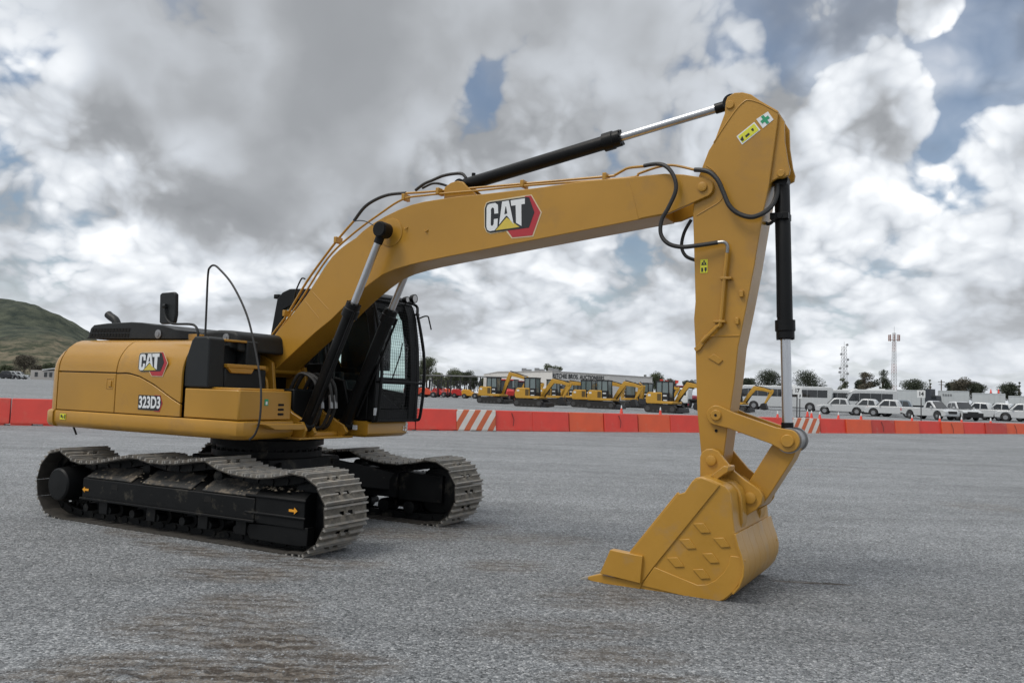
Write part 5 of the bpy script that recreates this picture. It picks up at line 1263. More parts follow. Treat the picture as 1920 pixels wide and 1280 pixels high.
# ================================================================ FORKLIFTS AND TRACTORS
OR_ = mat('forklift_orange', (0.62, 0.07, 0.025), 0.45); RD_ = mat('tractor_red', (0.50, 0.025, 0.022), 0.4); DR_ = mat('tractor_dark_red', (0.22, 0.012, 0.03), 0.4); YO_ = mat('forklift_yellow', (0.62, 0.30, 0.02), 0.45)
def wheel(t, x, y, r, w, m_=None, name='wheel'):
    b = MB(); b.lathe((x, y-w/2, r), (x, y+1, r), [(0, r*0.5), (0, r*0.88), (w*0.12, r), (w*0.88, r), (w, r*0.88), (w, r*0.5)], 20); o = b.build(name, TYRE, t)
    c = MB(); c.lathe((x, y-w/2-0.005, r), (x, y+1, r), [(0, 0), (0, r*0.15), (0.01, r*0.50), (0.0, r*0.56), (w+0.01, r*0.56), (w+0.01, 0)], 16); c.build('rim', m_ or mat('wheel_rim_grey', (0.30, 0.31, 0.32), 0.35, metal=0.5), o)
    return o
def forklift(lab, P, rz, m_):
    t = thing('forklift', lab, 'forklift', P, rz, 'forklifts parked in a line at the far left')
    b = MB(); b.prism([(-1.2, 0.35), (-1.25, 0.9), (-1.1, 1.15), (-0.2, 1.12), (0.1, 0.75), (0.75, 0.7), (0.85, 0.3)], -0.55, 0.55, 'y'); b.build('body', m_, t, bevel=0.06)
    b = MB()
    for x in (-1.0, 0.55):
        for y in (-0.5, 0.45): b.prism([(x-0.04, 0.9), (x+0.04, 0.9), (x*0.75+0.04, 2.15), (x*0.75-0.04, 2.15)], y, y+0.05, 'y')
    b.box(-0.85, 0.55, -0.55, 0.55, 2.13, 2.2); b.build('overhead_guard', DK, t)
    b = MB()
    for y in (-0.4, 0.32): b.box(0.95, 1.08, y, y+0.08, 0.1, 2.25)
    for z in (0.4, 1.2, 2.15): b.box(0.97, 1.06, -0.4, 0.4, z, z+0.09)
    for y in (-0.3, 0.2): b.box(1.08, 2.0, y, y+0.1, 0.1, 0.15)
    b.build('mast', DK, t)
    b = MB(); b.box(-0.45, 0.0, -0.25, 0.25, 1.12, 1.25); b.box(-0.5, -0.4, -0.25, 0.25, 1.2, 1.65); b.build('seat', DK, t)
    for x, r in ((-0.85, 0.30), (0.55, 0.36)):
        for y in (-0.55, 0.55): wheel(t, x, y, r, 0.22)
    return t
fr_ = [(790, 738.5, 118, 0.2, OR_, 'orange forklift seen through the cab guard'), (806, 739, 116, 0.25, OR_, 'orange forklift with a low rounded tail just right of the cab'), (829, 740, 122, 0.5, RD_, 'red forklift in the middle of the line'), (846, 740, 128, 0.4, OR_, 'orange-red forklift half hidden between two red ones'), (866, 740.5, 120, 0.25, RD_, 'bright red forklift with a sloping nose'), (885, 741, 118, 0.3, YO_, 'yellow-orange forklift at the right end of the line'),
       (775, 738, 126, 0.3, RD_, 'red forklift showing through the low cab window')]
for x, y, d, tn, m_, lab in fr_: P = far(x, y, d); forklift(lab, P, yaw_face(P, tn), m_).scale = (1.12, 1.12, 1.12)
def tractor(lab, P, rz, m_):
    t = thing('farm_tractor', lab, 'tractor', P, rz, 'red tractors behind the small excavators')
    b = MB(); b.prism([(0.0, 0.8), (0.0, 1.6), (1.4, 1.5), (1.75, 1.35), (1.8, 0.8)], -0.42, 0.42, 'y'); b.build('hood', m_, t, bevel=0.08)
    b = MB(); b.prism([(-1.3, 1.1), (-1.2, 2.5), (-0.1, 2.5), (0.15, 1.1)], -0.7, 0.7, 'y'); b.build('cab', GLD, t, bevel=0.03)
    b = MB(); b.box(-1.35, 0.0, -0.8, 0.8, 2.5, 2.66); b.build('roof', m_, t, bevel=0.05)
    for s in (-1, 1):
        b = MB(); b.prism([(-1.7, 1.1), (-1.4, 1.55), (-0.6, 1.55), (-0.3, 1.1), (-0.4, 1.08), (-0.65, 1.45), (-1.35, 1.45), (-1.6, 1.08)], s*0.65, s*1.1, 'y'); b.build('fender', m_, t)
        wheel(t, -1.0, s*0.88, 0.75, 0.42, m_); wheel(t, 1.3, s*0.75, 0.42, 0.28, m_)
    return t
for x, y, d, tn, m_, lab in ((949, 752, 94, 1.3, RD_, 'bright red tractor facing the camera between the two left small excavators'), (1071, 756, 104, 1.0, DR_, 'dark crimson tractor left of the middle small excavators'), (975, 752, 108, 0.9, DR_, 'dark red tractor behind the second small excavator'), (1088, 756, 112, 0.8, DR_, 'dark crimson tractor half hidden by the third small excavator'), (1286, 762, 104, 0.8, DR_, 'dark crimson tractor left of the stick near the white truck')):
    P = far(x, y, d); tractor(lab, P, yaw_face(P, tn), m_)
# white lorry behind the last small excavator
def lorry(lab, P, rz):
    t = thing('delivery_truck', lab, 'truck', P, rz)
    b = MB(); b.prism([(0.2, 0.6), (0.2, 2.3), (1.2, 2.35), (1.75, 1.6), (1.95, 1.2), (1.95, 0.5)], -1.0, 1.0, 'y'); c = b.build('cab', WHP, t, bevel=0.1)
    b = MB(); b.prism([(0.45, 1.5), (0.45, 2.15), (1.15, 2.15), (1.5, 1.5)], -1.01, 1.01, 'y'); b.prism([(1.28, 2.2), (1.74, 1.58), (1.76, 1.6), (1.3, 2.24)], -0.9, 0.9, 'y'); b.build('cab_window', GLD, c)
    b = MB(); b.box(-3.6, 0.1, -1.05, 1.05, 0.9, 1.1); b.box(-3.6, 0.1, -0.4, 0.4, 0.6, 0.9); b.build('flatbed', DK, t)
    for x in (-2.6, 1.2):
        for y in (-0.9, 0.9): wheel(t, x, y, 0.45, 0.28)
P = far(1297, 763, 100); lorry('white flatbed truck showing its cab just left of the stick', P, yaw_face(P, math.pi+0.25))

# ================================================================ PICKUPS
WCAR = mat('car_white', (0.52, 0.54, 0.55), 0.25, coat=0.6, var=0.02); CHR = mat('headlight_glass', (0.5, 0.52, 0.54), 0.1); TL = mat('tail_light_red', (0.45, 0.02, 0.02), 0.3)
def taper(mb):
    for q in mb.v: q.y *= 1-0.24*max(0.0, q.z-1.06)
def pickup(lab, P, rz, single=False, blackbump=False, m_=WCAR, group='pickups parked in a row before the white trailers', name='pickup_truck'):
    t = thing(name, lab, 'pickup' if name == 'pickup_truck' else 'car', P, rz, group)
    # body loft: cross sections along x, front at +x
    ht = 1.08
    lower = [(-2.60, 0.55), (-2.62, 0.98), (-2.55, 1.06), (-1.0, 1.06), (0.95, 1.04), (1.35, 1.04), (2.25, 0.96), (2.52, 0.84), (2.60, 0.60), (2.56, 0.38), (2.10, 0.34)]
    def arch(cx): return [(cx+0.46*math.cos(a), 0.40+0.46*math.sin(a)) for a in [math.pi*i/10 for i in range(11)]]
    bot = [(2.12, 0.34)]+arch(1.65)+[(1.17, 0.34), (-1.02, 0.34)]+[(x, z) for x, z in arch(-1.52)]+[(-2.02, 0.40)]
    b = MB(); b.prism(lower[:-1]+bot, -0.88, 0.88, 'y'); body = b.build('body', m_, t, bevel=0.07, seg=3)
    r0 = -0.55 if not single else 0.1
    gh = [(r0-0.25, 1.05), (r0+0.02, 1.62), (r0+0.25, 1.74), (0.55, 1.76), (0.80, 1.70), (1.42, 1.06)]
    b = MB(); b.prism(gh, -0.74, 0.74, 'y', top=None); taper(b); cab_ = b.build('cabin', m_, t, bevel=0.09, seg=3)
    w = MB()
    for s in (-1, 1):
        a, c = sorted((s*0.743, s*0.75))
        if not single: w.prism([(r0+0.02, 1.12), (r0+0.18, 1.56), (r0+0.66, 1.62), (r0+0.68, 1.12)], a, c, 'y')
        w.prism([((r0+0.76) if not single else r0+0.12, 1.12), ((r0+0.76) if not single else r0+0.22, 1.62), (0.66, 1.62), (1.14, 1.12)], a, c, 'y')
    taper(w); w.build_each('side_window', GLD, cab_)
    w = MB(); w.add([(0.86, -0.66, 1.66), (0.86, 0.66, 1.66), (1.40, 0.70, 1.11), (1.40, -0.70, 1.11), (0.90, -0.66, 1.70), (0.90, 0.66, 1.70), (1.45, 0.70, 1.13), (1.45, -0.70, 1.13)], [(0,1,2,3),(7,6,5,4),(0,4,5,1),(1,5,6,2),(2,6,7,3),(3,7,4,0)]); taper(w); w.build('windshield', GLD, cab_)
    bed = MB(); bed.box(-2.50, r0-0.30, -0.76, 0.76, 1.04, 1.068); bed.build('cargo_bed', DK, t)
    g_ = MB(); g_.box(2.54, 2.63, -0.5, 0.5, 0.58, 0.84)
    if blackbump: g_.box(2.45, 2.74, -0.9, 0.9, 0.30, 0.72)
    g_.build('grille', DK, t, bevel=0.03)
    for s in (-1, 1):
        h = MB(); h.prism([(2.40, 0.70), (2.40, 0.86), (2.56, 0.82), (2.60, 0.68)], s*0.58, s*0.885, 'y'); h.build('headlight', CHR, t, bevel=0.01)
        h = MB(); h.box(-2.635, -2.52, min(s*0.70, s*0.89), max(s*0.70, s*0.89), 0.72, 0.98); h.build('tail_light', TL, t, bevel=0.01)
        h = MB(); h.box(1.0, 1.12, min(s*0.88, s*1.05), max(s*0.88, s*1.05), 1.10, 1.26); h.build('door_mirror', m_, t, bevel=0.02)
        for x in (1.65, -1.52): wheel(t, x, s*0.80, 0.38, 0.24)
    bp = MB(); bp.box(-2.74, -2.60, -0.85, 0.85, 0.42, 0.56); bp.build_each('rear_bumper', GRYM, t, bevel=0.02)
    return t
FL = math.pi
for x, y, d, tn, kw, lab in ((1579, 778, 95, FL+0.12, {}, 'white crew cab pickup at the left end of the pickup row'), (1633, 779, 95, FL+0.20, {}, 'white crew cab pickup second in the row, in front of the short bus'), (1674, 781, 93, FL+0.22, {}, 'white crew cab pickup third in the row, tail light beside the sign'),
                             (1743, 786, 88, 0.75, dict(single=True), 'white single cab pickup angled to the camera just right of the 14 sign'), (1795, 787, 90, 1.05, dict(blackbump=True), 'white pickup with a large black bumper facing the camera'),
                             (1845, 787, 95, FL+0.25, {}, 'white pickup right of the black-bumper one, facing left'), (1886, 788, 97, FL+0.3, {}, 'white pickup with its bed under the last trailer joint'), (1925, 790, 94, FL+0.1, {}, 'white pickup cut by the right edge of the photo')):
    P = far(x, y, d); pickup(lab, P, yaw_face(P, tn), **kw)
P = far(1696, 778, 102); pickup('dark blue-grey car behind the pickup row, left of the 14 sign', P, yaw_face(P, FL+0.1), m_=mat('car_blue_grey', (0.10, 0.13, 0.16), 0.3, coat=0.5), group='cars half hidden behind the pickups', name='parked_car')

# ================================================================ BUSES
def bus(lab, P, rz, L_, H, nwin, front=True, lowroof=False):
    t = thing('white_bus', lab, 'bus', P, rz, 'white buses parked behind the pickups')
    w = 1.25; b = MB()
    b.prism([(-L_/2, 0.35), (-L_/2, H-0.25), (-L_/2+0.15, H), (L_/2-1.0, H), (L_/2-0.45, H-0.25), (L_/2-0.10, H*0.55), (L_/2, 1.0), (L_/2, 0.35)], -w, w, 'y'); o = b.build('body', WCAR, t, bevel=0.10, seg=3)
    for s in (-1, 1):
        a, c = sorted((s*(w+0.002), s*(w+0.012))); x0, x1 = -L_/2+0.55, L_/2-1.5
        for k in range(nwin):
            p0 = x0+(x1-x0)*k/nwin+0.015; p1 = x0+(x1-x0)*(k+1)/nwin-0.015; m_ = MB(); m_.box(p0, p1, a, c, H-1.35, H-0.42); m_.build('window', GLD, o)
        m_ = MB(); m_.prism([(x1+0.02, H-0.42), (L_/2-0.75, H-0.50), (L_/2-0.25, H*0.52), (x1+0.4, H*0.52), (x1+0.02, H-1.35)], a, c, 'y'); m_.build('driver_window', GLD, o)
        for x in (L_/2-2.2, -L_/2+2.6):
            ah = MB(); ah.cyl((x, s*(w-0.02), 0.50), (x, s*(w+0.006), 0.50), 0.60, seg=20); ah.build('wheel_arch', DK, o); wheel(t, x, s*(w-0.12), 0.5, 0.30)
        m_ = MB(); m_.box(-L_/2+3.6, L_/2-3.2, a, c, 0.36, 0.44); m_.build('luggage_skirt', DK, o)
        mm_ = MB(); mm_.tube([(L_/2-0.5, s*w, H-0.45), (L_/2+0.15, s*(w+0.15), H-0.6), (L_/2+0.12, s*(w+0.2), H-0.9)], 0.03, seg=6); mm_.box(L_/2+0.05, L_/2+0.17, s*(w+0.2)-0.1, s*(w+0.2)+0.1, H-1.4, H-0.95); mm_.build('mirror', DK, o)
    m_ = MB(); m_.add([(L_/2-0.42, -w+0.12, H-0.30), (L_/2-0.42, w-0.12, H-0.30), (L_/2+0.0, w-0.12, H*0.5), (L_/2+0.0, -w+0.12, H*0.5)], [(0,1,2,3)]); m_.build('windshield', GLD, o)
    m_ = MB(); m_.box(-1.5, 0.3, -0.7, 0.7, H-0.02, H+0.16); m_.build('roof_unit', WHP, o, bevel=0.04)
    return t
for x, y, d, L_, H, n_, tn, lab in ((1470, 768, 112, 11.6, 3.08, 8, FL+0.10, 'long white coach with dark windows behind the sign reading 17'), (1584, 773, 116, 7.4, 2.85, 4, FL+0.05, 'white bus between the long coach and the shortest bus'), (1632, 774, 106, 5.6, 2.82, 3, FL-0.1, 'short white bus behind the second and third pickups')):
    P = far(x, y, d); bus(lab, P, yaw_face(P, tn), L_, H, n_)
# ================================================================ TRAILERS
TRW = mat('trailer_white', (0.50, 0.53, 0.54), 0.45, var=0.04, vscale=0.6, dirt=(0.36, 0.37, 0.37), dirt_amt=0.15, dscale=0.5)
def trailer(lab, x0, x1, y, d, H):
    P = far(x0, y, d); Q = far(x1, y, d); c = (P+Q)/2; v = Q-P; L_ = v.length-0.25
    t = thing('box_trailer', lab, 'trailer', (c.x, c.y, terrain(c.x, c.y)), math.atan2(v.y, v.x), 'white box trailers lined up at the back of the yard')
    b = MB(); b.box(-L_/2, L_/2, 0, 2.5, 1.1, H); o = b.build('box', TRW, t, bevel=0.03)
    r = MB(); n_ = int(L_/0.6)
    for k in range(n_+1): r.box(-L_/2+L_*k/n_-0.02, -L_/2+L_*k/n_+0.02, -0.025, 0.0, 1.15, H-0.05)
    r.box(-L_/2, L_/2, -0.035, 0, H-0.10, H+0.012); r.box(-L_/2, L_/2, -0.035, 0, 1.08, 1.18); r.build('side_ribs', TRW, o)
    r = MB(); r.box(-L_/2+0.5, L_/2-0.5, 0.7, 1.8, 0.85, 1.1); r.box(L_/2-3, L_/2-2.8, 0.3, 2.2, 0, 0.9); r.build('chassis', DK, t)
    for x in (-L_/2+1.2, -L_/2+2.5):
        for yy in (0.3, 2.2): wheel(t, x, yy, 0.5, 0.3)
    return t
for a in ((1622, 1679, 770, 146, 3.45, 'white trailer box behind the short bus and third pickup'), (1680, 1747, 772, 142, 3.4, 'white trailer box behind the 14 sign'), (1757, 1819, 776, 136, 3.35, 'white trailer box with small dark lettering high on its side'), (1821, 1887, 778, 134, 3.1, 'white trailer box under the two small red markers'), (1889, 1960, 780, 130, 2.8, 'white trailer box cut by the right edge of the photo')):
    trailer(a[5], a[0], a[1], a[2], a[3], a[4])
P = far(1752, 775, 133); t = thing('tractor_head', 'dark lorry cab standing between two white trailers', 'truck', P, yaw_face(P, 0.4))
b = MB(); b.prism([(-1.0, 0.8), (-1.0, 3.5), (-0.2, 3.5), (-0.2, 2.7), (0.6, 2.5), (0.8, 0.8)], -0.8, 0.8, 'y'); b.build('cab', mat('lorry_dark', (0.03, 0.035, 0.045), 0.4), t, bevel=0.05)
b = MB(); b.prism([(-0.1, 2.1), (-0.1, 2.7), (0.5, 2.6), (0.65, 2.1)], -0.82, 0.82, 'y'); b.build('cab_window', GLD, t)
for yy in (-0.7, 0.7): wheel(t, 0.3, yy, 0.5, 0.3); wheel(t, -0.8, yy, 0.5, 0.3)
for x, lab in ((1858, 'left of two small red and white markers on a trailer roof'), (1872.5, 'right of two small red and white markers on a trailer roof')):
    P = far(x, 778, 135.2); c = copy_tree(cone0, (P.x, P.y, P.z+3.12), 0, lab, 'red markers standing on a trailer roof', (0.9, 0.9, 1.15))
P = far(1790, 776, 135.9); 
lt_ = MB()
for k in range(4): lt_.box(-0.6+0.32*k, -0.38+0.32*k, 0, 0.02, 0, 0.28)
tr3 = [o for o in bpy.data.objects if o.get('label') == 'white trailer box with small dark lettering high on its side'][0]
l_ = lt_.build('lettering', mat('faded_lettering', (0.2, 0.21, 0.22), 0.6), tr3); l_.location = (-0.8, -0.05, 2.6)

# ================================================================ BUILDING WITH THE SIGN, SHED
BW = mat('wall_white', (0.66, 0.64, 0.61), 0.7, var=0.05, vscale=0.2, dirt=(0.52, 0.50, 0.46), dirt_amt=0.15, dscale=0.4)
P0 = far(932, 745, 178); P1 = far(1034, 748, 160); P2 = far(1222, 752, 183); HW = 6.15-1.0
bt_ = thing('auction_building', 'long white flat-roofed building with black lettering along its wall', 'building', (P1.x, P1.y, terrain(P1.x, P1.y)), 0)
loc = lambda P: (P.x-P1.x, P.y-P1.y)
p0, p1, p2 = loc(P0), (0, 0), loc(P2); p3 = (p2[0]-6, p2[1]+30); p4 = (p0[0]-4, p0[1]+30)
b = MB(); b.prism([p0, p1, p2, p3, p4], 0, HW, 'z'); w_ = b.build('wall', BW, bt_)
b = MB(); b.prism([(p0[0]-.1, p0[1]-.1), (0, -0.15), (p2[0]+.1, p2[1]-.15), p3, p4], HW, HW+0.18, 'z'); b.build('parapet', mat('parapet_grey', (0.42, 0.40, 0.38), 0.6), bt_)
b = MB(); d01 = Vector(p1)-Vector(p0); ln_ = d01.length; 
for k in range(3):
    c = Vector(p0)+d01*(0.42+0.24*k)+Vector((1.0, 4.0)); ru = MB(); ru.box(c.x-0.5, c.x+0.5, c.y-0.5, c.y+0.5, HW+0.1, HW+0.95); ru.box(c.x+0.5, c.x+1.6, c.y-0.5, c.y+0.5, HW+0.1, HW+0.75); o = ru.build('rooftop_unit', mat('unit_grey', (0.25, 0.26, 0.27), 0.5), bt_, bevel=0.04)
for f0, f1, z0_, z1_ in ((0.05, 0.30, 0.4, 2.6), (0.55, 0.68, 1.2, 3.0)):
    d12 = Vector(p2); a = Vector(p1)+d12*f0*0.5; c = Vector(p1)+d12*f1*0.4; n_ = Vector((d12.y, -d12.x)).normalized()*0.04
    if f0 > 0.5: a = Vector(p0)+d01*0.70; c = Vector(p0)+d01*0.80; n_ = Vector((d01.y, -d01.x)).normalized()*0.04
    wd = MB(); wd.add([(a.x+n_.x, a.y+n_.y, z0_), (c.x+n_.x, c.y+n_.y, z0_), (c.x+n_.x, c.y+n_.y, z1_), (a.x+n_.x, a.y+n_.y, z1_)], [(0,1,2,3)]); wd.build('window', GLD, bt_, recalc=False)
d12 = Vector(p2).normalized(); n_ = Vector((d12.y, -d12.x))*0.10; sb = MB()
def sgn(a, c): q = d12*(7.5+a)+n_; return (q.x, q.y, HW-0.76+c)
add_text(sb, 'RITCHIE BROS. AUCTIONEERS', 1.22, sgn, 0.86, 0.030, 1.06); sb.build('wall_lettering', BADGEK, bt_, smooth=False, recalc=False)
PS = far(800, 736, 150); PE = far(925, 740, 145); v = PE-PS
t = thing('open_shed', 'long low open shed with a dark roof behind the forklifts', 'shed', (PS.x, PS.y, terrain(PS.x, PS.y)), math.atan2(v.y, v.x))
b = MB(); b.prism([(-3, 3.35), (-3, 3.5), (3, 3.7), (3, 3.5)], 0, v.length+2, 'x'); b.build('roof', mat('shed_roof', (0.11, 0.11, 0.11), 0.6), t)
for k in range(8):
    x = 0.3+(v.length)*k/7; b = MB(); b.box(x-0.08, x+0.08, -2.6, -2.44, 0, 3.4); b.build('post', GRYP, t)

# ================================================================ TREES
BARK = mat('bark', (0.10, 0.075, 0.055), 0.9)
LEAF = [mat('leaf_olive', (0.075, 0.090, 0.045), 0.7, var=0.35, vscale=0.7), mat('leaf_dark', (0.045, 0.056, 0.034), 0.75, var=0.35, vscale=0.7), mat('leaf_pale', (0.12, 0.135, 0.075), 0.7, var=0.3, vscale=0.7), mat('leaf_brown', (0.10, 0.088, 0.062), 0.75, var=0.35, vscale=0.7)]
def tree(lab, x, yb, yt, wpx, d, kind=1, dens=1.0, seed=1, shape='round', group='trees beyond the yard', lean=0):
    R = random.Random(seed*77+3); P = far(x, yb, d); H = (yb-yt)/FPX*d*1.0; W_ = wpx/FPX*d*1.2
    # height measured from the ground at the tree to its top in the photo
    hx = raydir(x, yt); H = (CP.z+hx.z*d/math.hypot(hx.x, hx.y))-P.z
    t = thing('tree', lab, 'tree', P, 0, group)
    b = MB(); th = H*0.35; b.tube([(0, 0, -0.2), (0.05*W_*lean, 0, th*0.6), (0.10*W_*lean, 0, H*0.62)], 0.018*H+0.04, seg=7, sub=3)
    lobes = []
    nl = {'round': 16, 'sparse': 9, 'tall': 7, 'umbrella': 7}[shape]
    for k in range(nl):
        a = R.uniform(0, 6.28); rr = R.uniform(0.05, 0.32)*W_
        if shape == 'tall': rr *= 0.55; z = H*(0.28+0.62*k/nl); s_ = W_*R.uniform(0.22, 0.30)*(1.25-0.8*k/nl)
        elif shape == 'umbrella': z = H*R.uniform(0.78, 0.90); s_ = W_*R.uniform(0.14, 0.20); rr = R.uniform(0.05, 0.42)*W_
        elif shape == 'sparse': z = H*R.uniform(0.45, 0.88); s_ = W_*R.uniform(0.15, 0.24)
        else: z = H*(0.34+0.50*math.sqrt(R.random())); s_ = min(W_*R.uniform(0.24, 0.36), H*0.34)
        s_ = min(s_, (H-z)*1.25+0.02*H)
        lobes.append((rr*math.cos(a), rr*math.sin(a)*0.8, z, s_))
    for (lx, ly, lz, ls) in lobes: b.tube([(0.06*W_*lean, 0, th*0.7), (lx*0.5, ly*0.5, (th+lz)*0.5), (lx, ly, lz)], 0.006*H+0.015, seg=5, sub=2)
    tk_ = b.build('trunk', BARK, t)
    c = MB(); vs, fs = [], []; leaf = 0.8*d/FPX*2.3
    for (lx, ly, lz, ls) in lobes:
        n_ = int(min(420, max(60, 26*dens*(ls/leaf)**2)))
        for _ in range(n_):
            q = Vector((R.gauss(0, 1), R.gauss(0, 1), R.gauss(0, 1))).normalized()*ls*(R.random()**0.45)
            q.z *= 0.78; p = Vector((lx, ly, lz))+q; sz = leaf*R.uniform(0.35, 0.85)
            e1 = Vector((R.gauss(0, 1), R.gauss(0, 1), R.gauss(0, 0.6))).normalized()*sz; e2 = e1.orthogonal().normalized()*sz*R.uniform(0.5, 0.9)
            e2 = Matrix.Rotation(R.uniform(0, 6.28), 3, e1) @ e2; i = len(vs)
            vs += [p-e1, p+e2*0.6-e1*0.2, p+e1, p-e2*0.6+e1*0.1]; fs.append((i, i+1, i+2, i+3))
    c.add(vs, fs); c.build('crown', LEAF[kind], t, smooth=False, recalc=False)
    return t
TR = [(800, 715, 666, 34, 170, 0, 1.2, 'round', 'tall olive tree seen through the cab guard'), (783, 716, 684, 26, 180, 2, 1.0, 'round', 'pale tree close to the cab edge'), (820, 716, 697, 26, 200, 2, 1.0, 'round', 'low pale tree left of the paired dark crowns'), (852, 717, 689, 30, 200, 0, 1.1, 'round', 'rounded tree behind the forklifts, left of a twin crown'), (872, 717, 689, 26, 205, 1, 1.1, 'round', 'dark twin crown behind the forklifts'), (889, 716, 701, 18, 190, 1, 1.0, 'round', 'small dark tree at the shed roof'), (838, 717, 702, 40, 215, 2, 1.0, 'round', 'low wide pale tree behind the shed'), (905, 716, 705, 14, 215, 0, 1.0, 'round', 'tiny tree left of the white building'),
      (1037, 720, 680, 38, 215, 0, 1.2, 'umbrella', 'spreading flat-topped tree rising over the white building'), (1168, 720, 699, 12, 230, 1, 1.0, 'round', 'small dark tree over the building roof'), (1188, 722, 705, 22, 220, 0, 1.0, 'round', 'low tree at the right end of the building'), (1207, 722, 693, 16, 215, 0, 1.0, 'tall', 'narrow grey-green tree right of the building'), (1234, 722, 692, 26, 215, 0, 1.1, 'round', 'taller bushy tree behind the largest small excavator'), (1257, 722, 707, 24, 225, 3, 0.8, 'round', 'low brownish tree near the red flags'), (1292, 724, 708, 20, 215, 1, 1.0, 'round', 'dark low tree just left of the stick'),
      (1402, 735, 706, 26, 200, 1, 1.1, 'round', 'dark tree touching the right edge of the stick'), (1438, 735, 691, 42, 195, 1, 1.4, 'round', 'broad dark tree above the front of the coach'), (1517, 738, 693, 52, 195, 1, 1.5, 'round', 'broad dark tree above the rear of the coach'), (1466, 735, 717, 24, 230, 1, 1.0, 'round', 'distant low trees behind the coach roof'), (1582, 742, 700, 26, 200, 0, 1.1, 'tall', 'green pointed tree at the foot of the lattice tower'),
      (1625, 742, 688, 32, 195, 3, 1.0, 'sparse', 'open dark tree above the short bus'), (1655, 742, 686, 32, 195, 1, 0.9, 'sparse', 'open tree with thin crown left of the striped tower'), (1612, 742, 706, 18, 200, 1, 1.1, 'round', 'small dense tree at the left of the open trees'), (1713, 742, 710, 38, 190, 1, 1.4, 'round', 'rounded dense dark tree above the 14 sign'), (1744, 742, 700, 9, 190, 0, 0.5, 'tall', 'thin feathery tree above the trailer joint'),
      (1800, 745, 705, 30, 190, 3, 1.3, 'round', 'brown-green tree above the lettered trailer'), (1786, 745, 712, 18, 195, 1, 1.2, 'round', 'small dark tree left of the brown-green one'), (1832, 746, 711, 24, 190, 1, 1.3, 'round', 'dark tree left of the red markers'), (1893, 750, 712, 28, 190, 1, 1.3, 'round', 'dark tree at the right above the last trailer'), (1911, 750, 704, 12, 185, 1, 1.1, 'tall', 'narrow dark tree at the right edge of the photo')]
for k, (x, yb, yt, w_, d, kd, dn, sh, lab) in enumerate(TR): tree(lab, x, yb, yt, w_, d, kd, dn, k+1, sh)
for k, (x, yb, yt, w_, d, kd, dn, sh, lab) in enumerate([(44, 707, 665, 34, 260, 3, 1.0, 'round', 'brownish tree in front of the hill near the left edge'), (10, 707, 684, 26, 270, 0, 1.0, 'round', 'green tree above the white cars at the left edge'), (72, 707, 684, 32, 280, 3, 1.0, 'round', 'low olive tree before the hill beside the pale house'), (92, 707, 680, 26, 270, 0, 1.0, 'round', 'green tree by the tail of the machine'), (26, 707, 690, 20, 275, 3, 1.0, 'round', 'small brownish tree between two others at the hill foot')]):
    tree(lab, x, yb, yt, w_, d, kd, dn, 60+k, sh, group='trees at the foot of the hill')

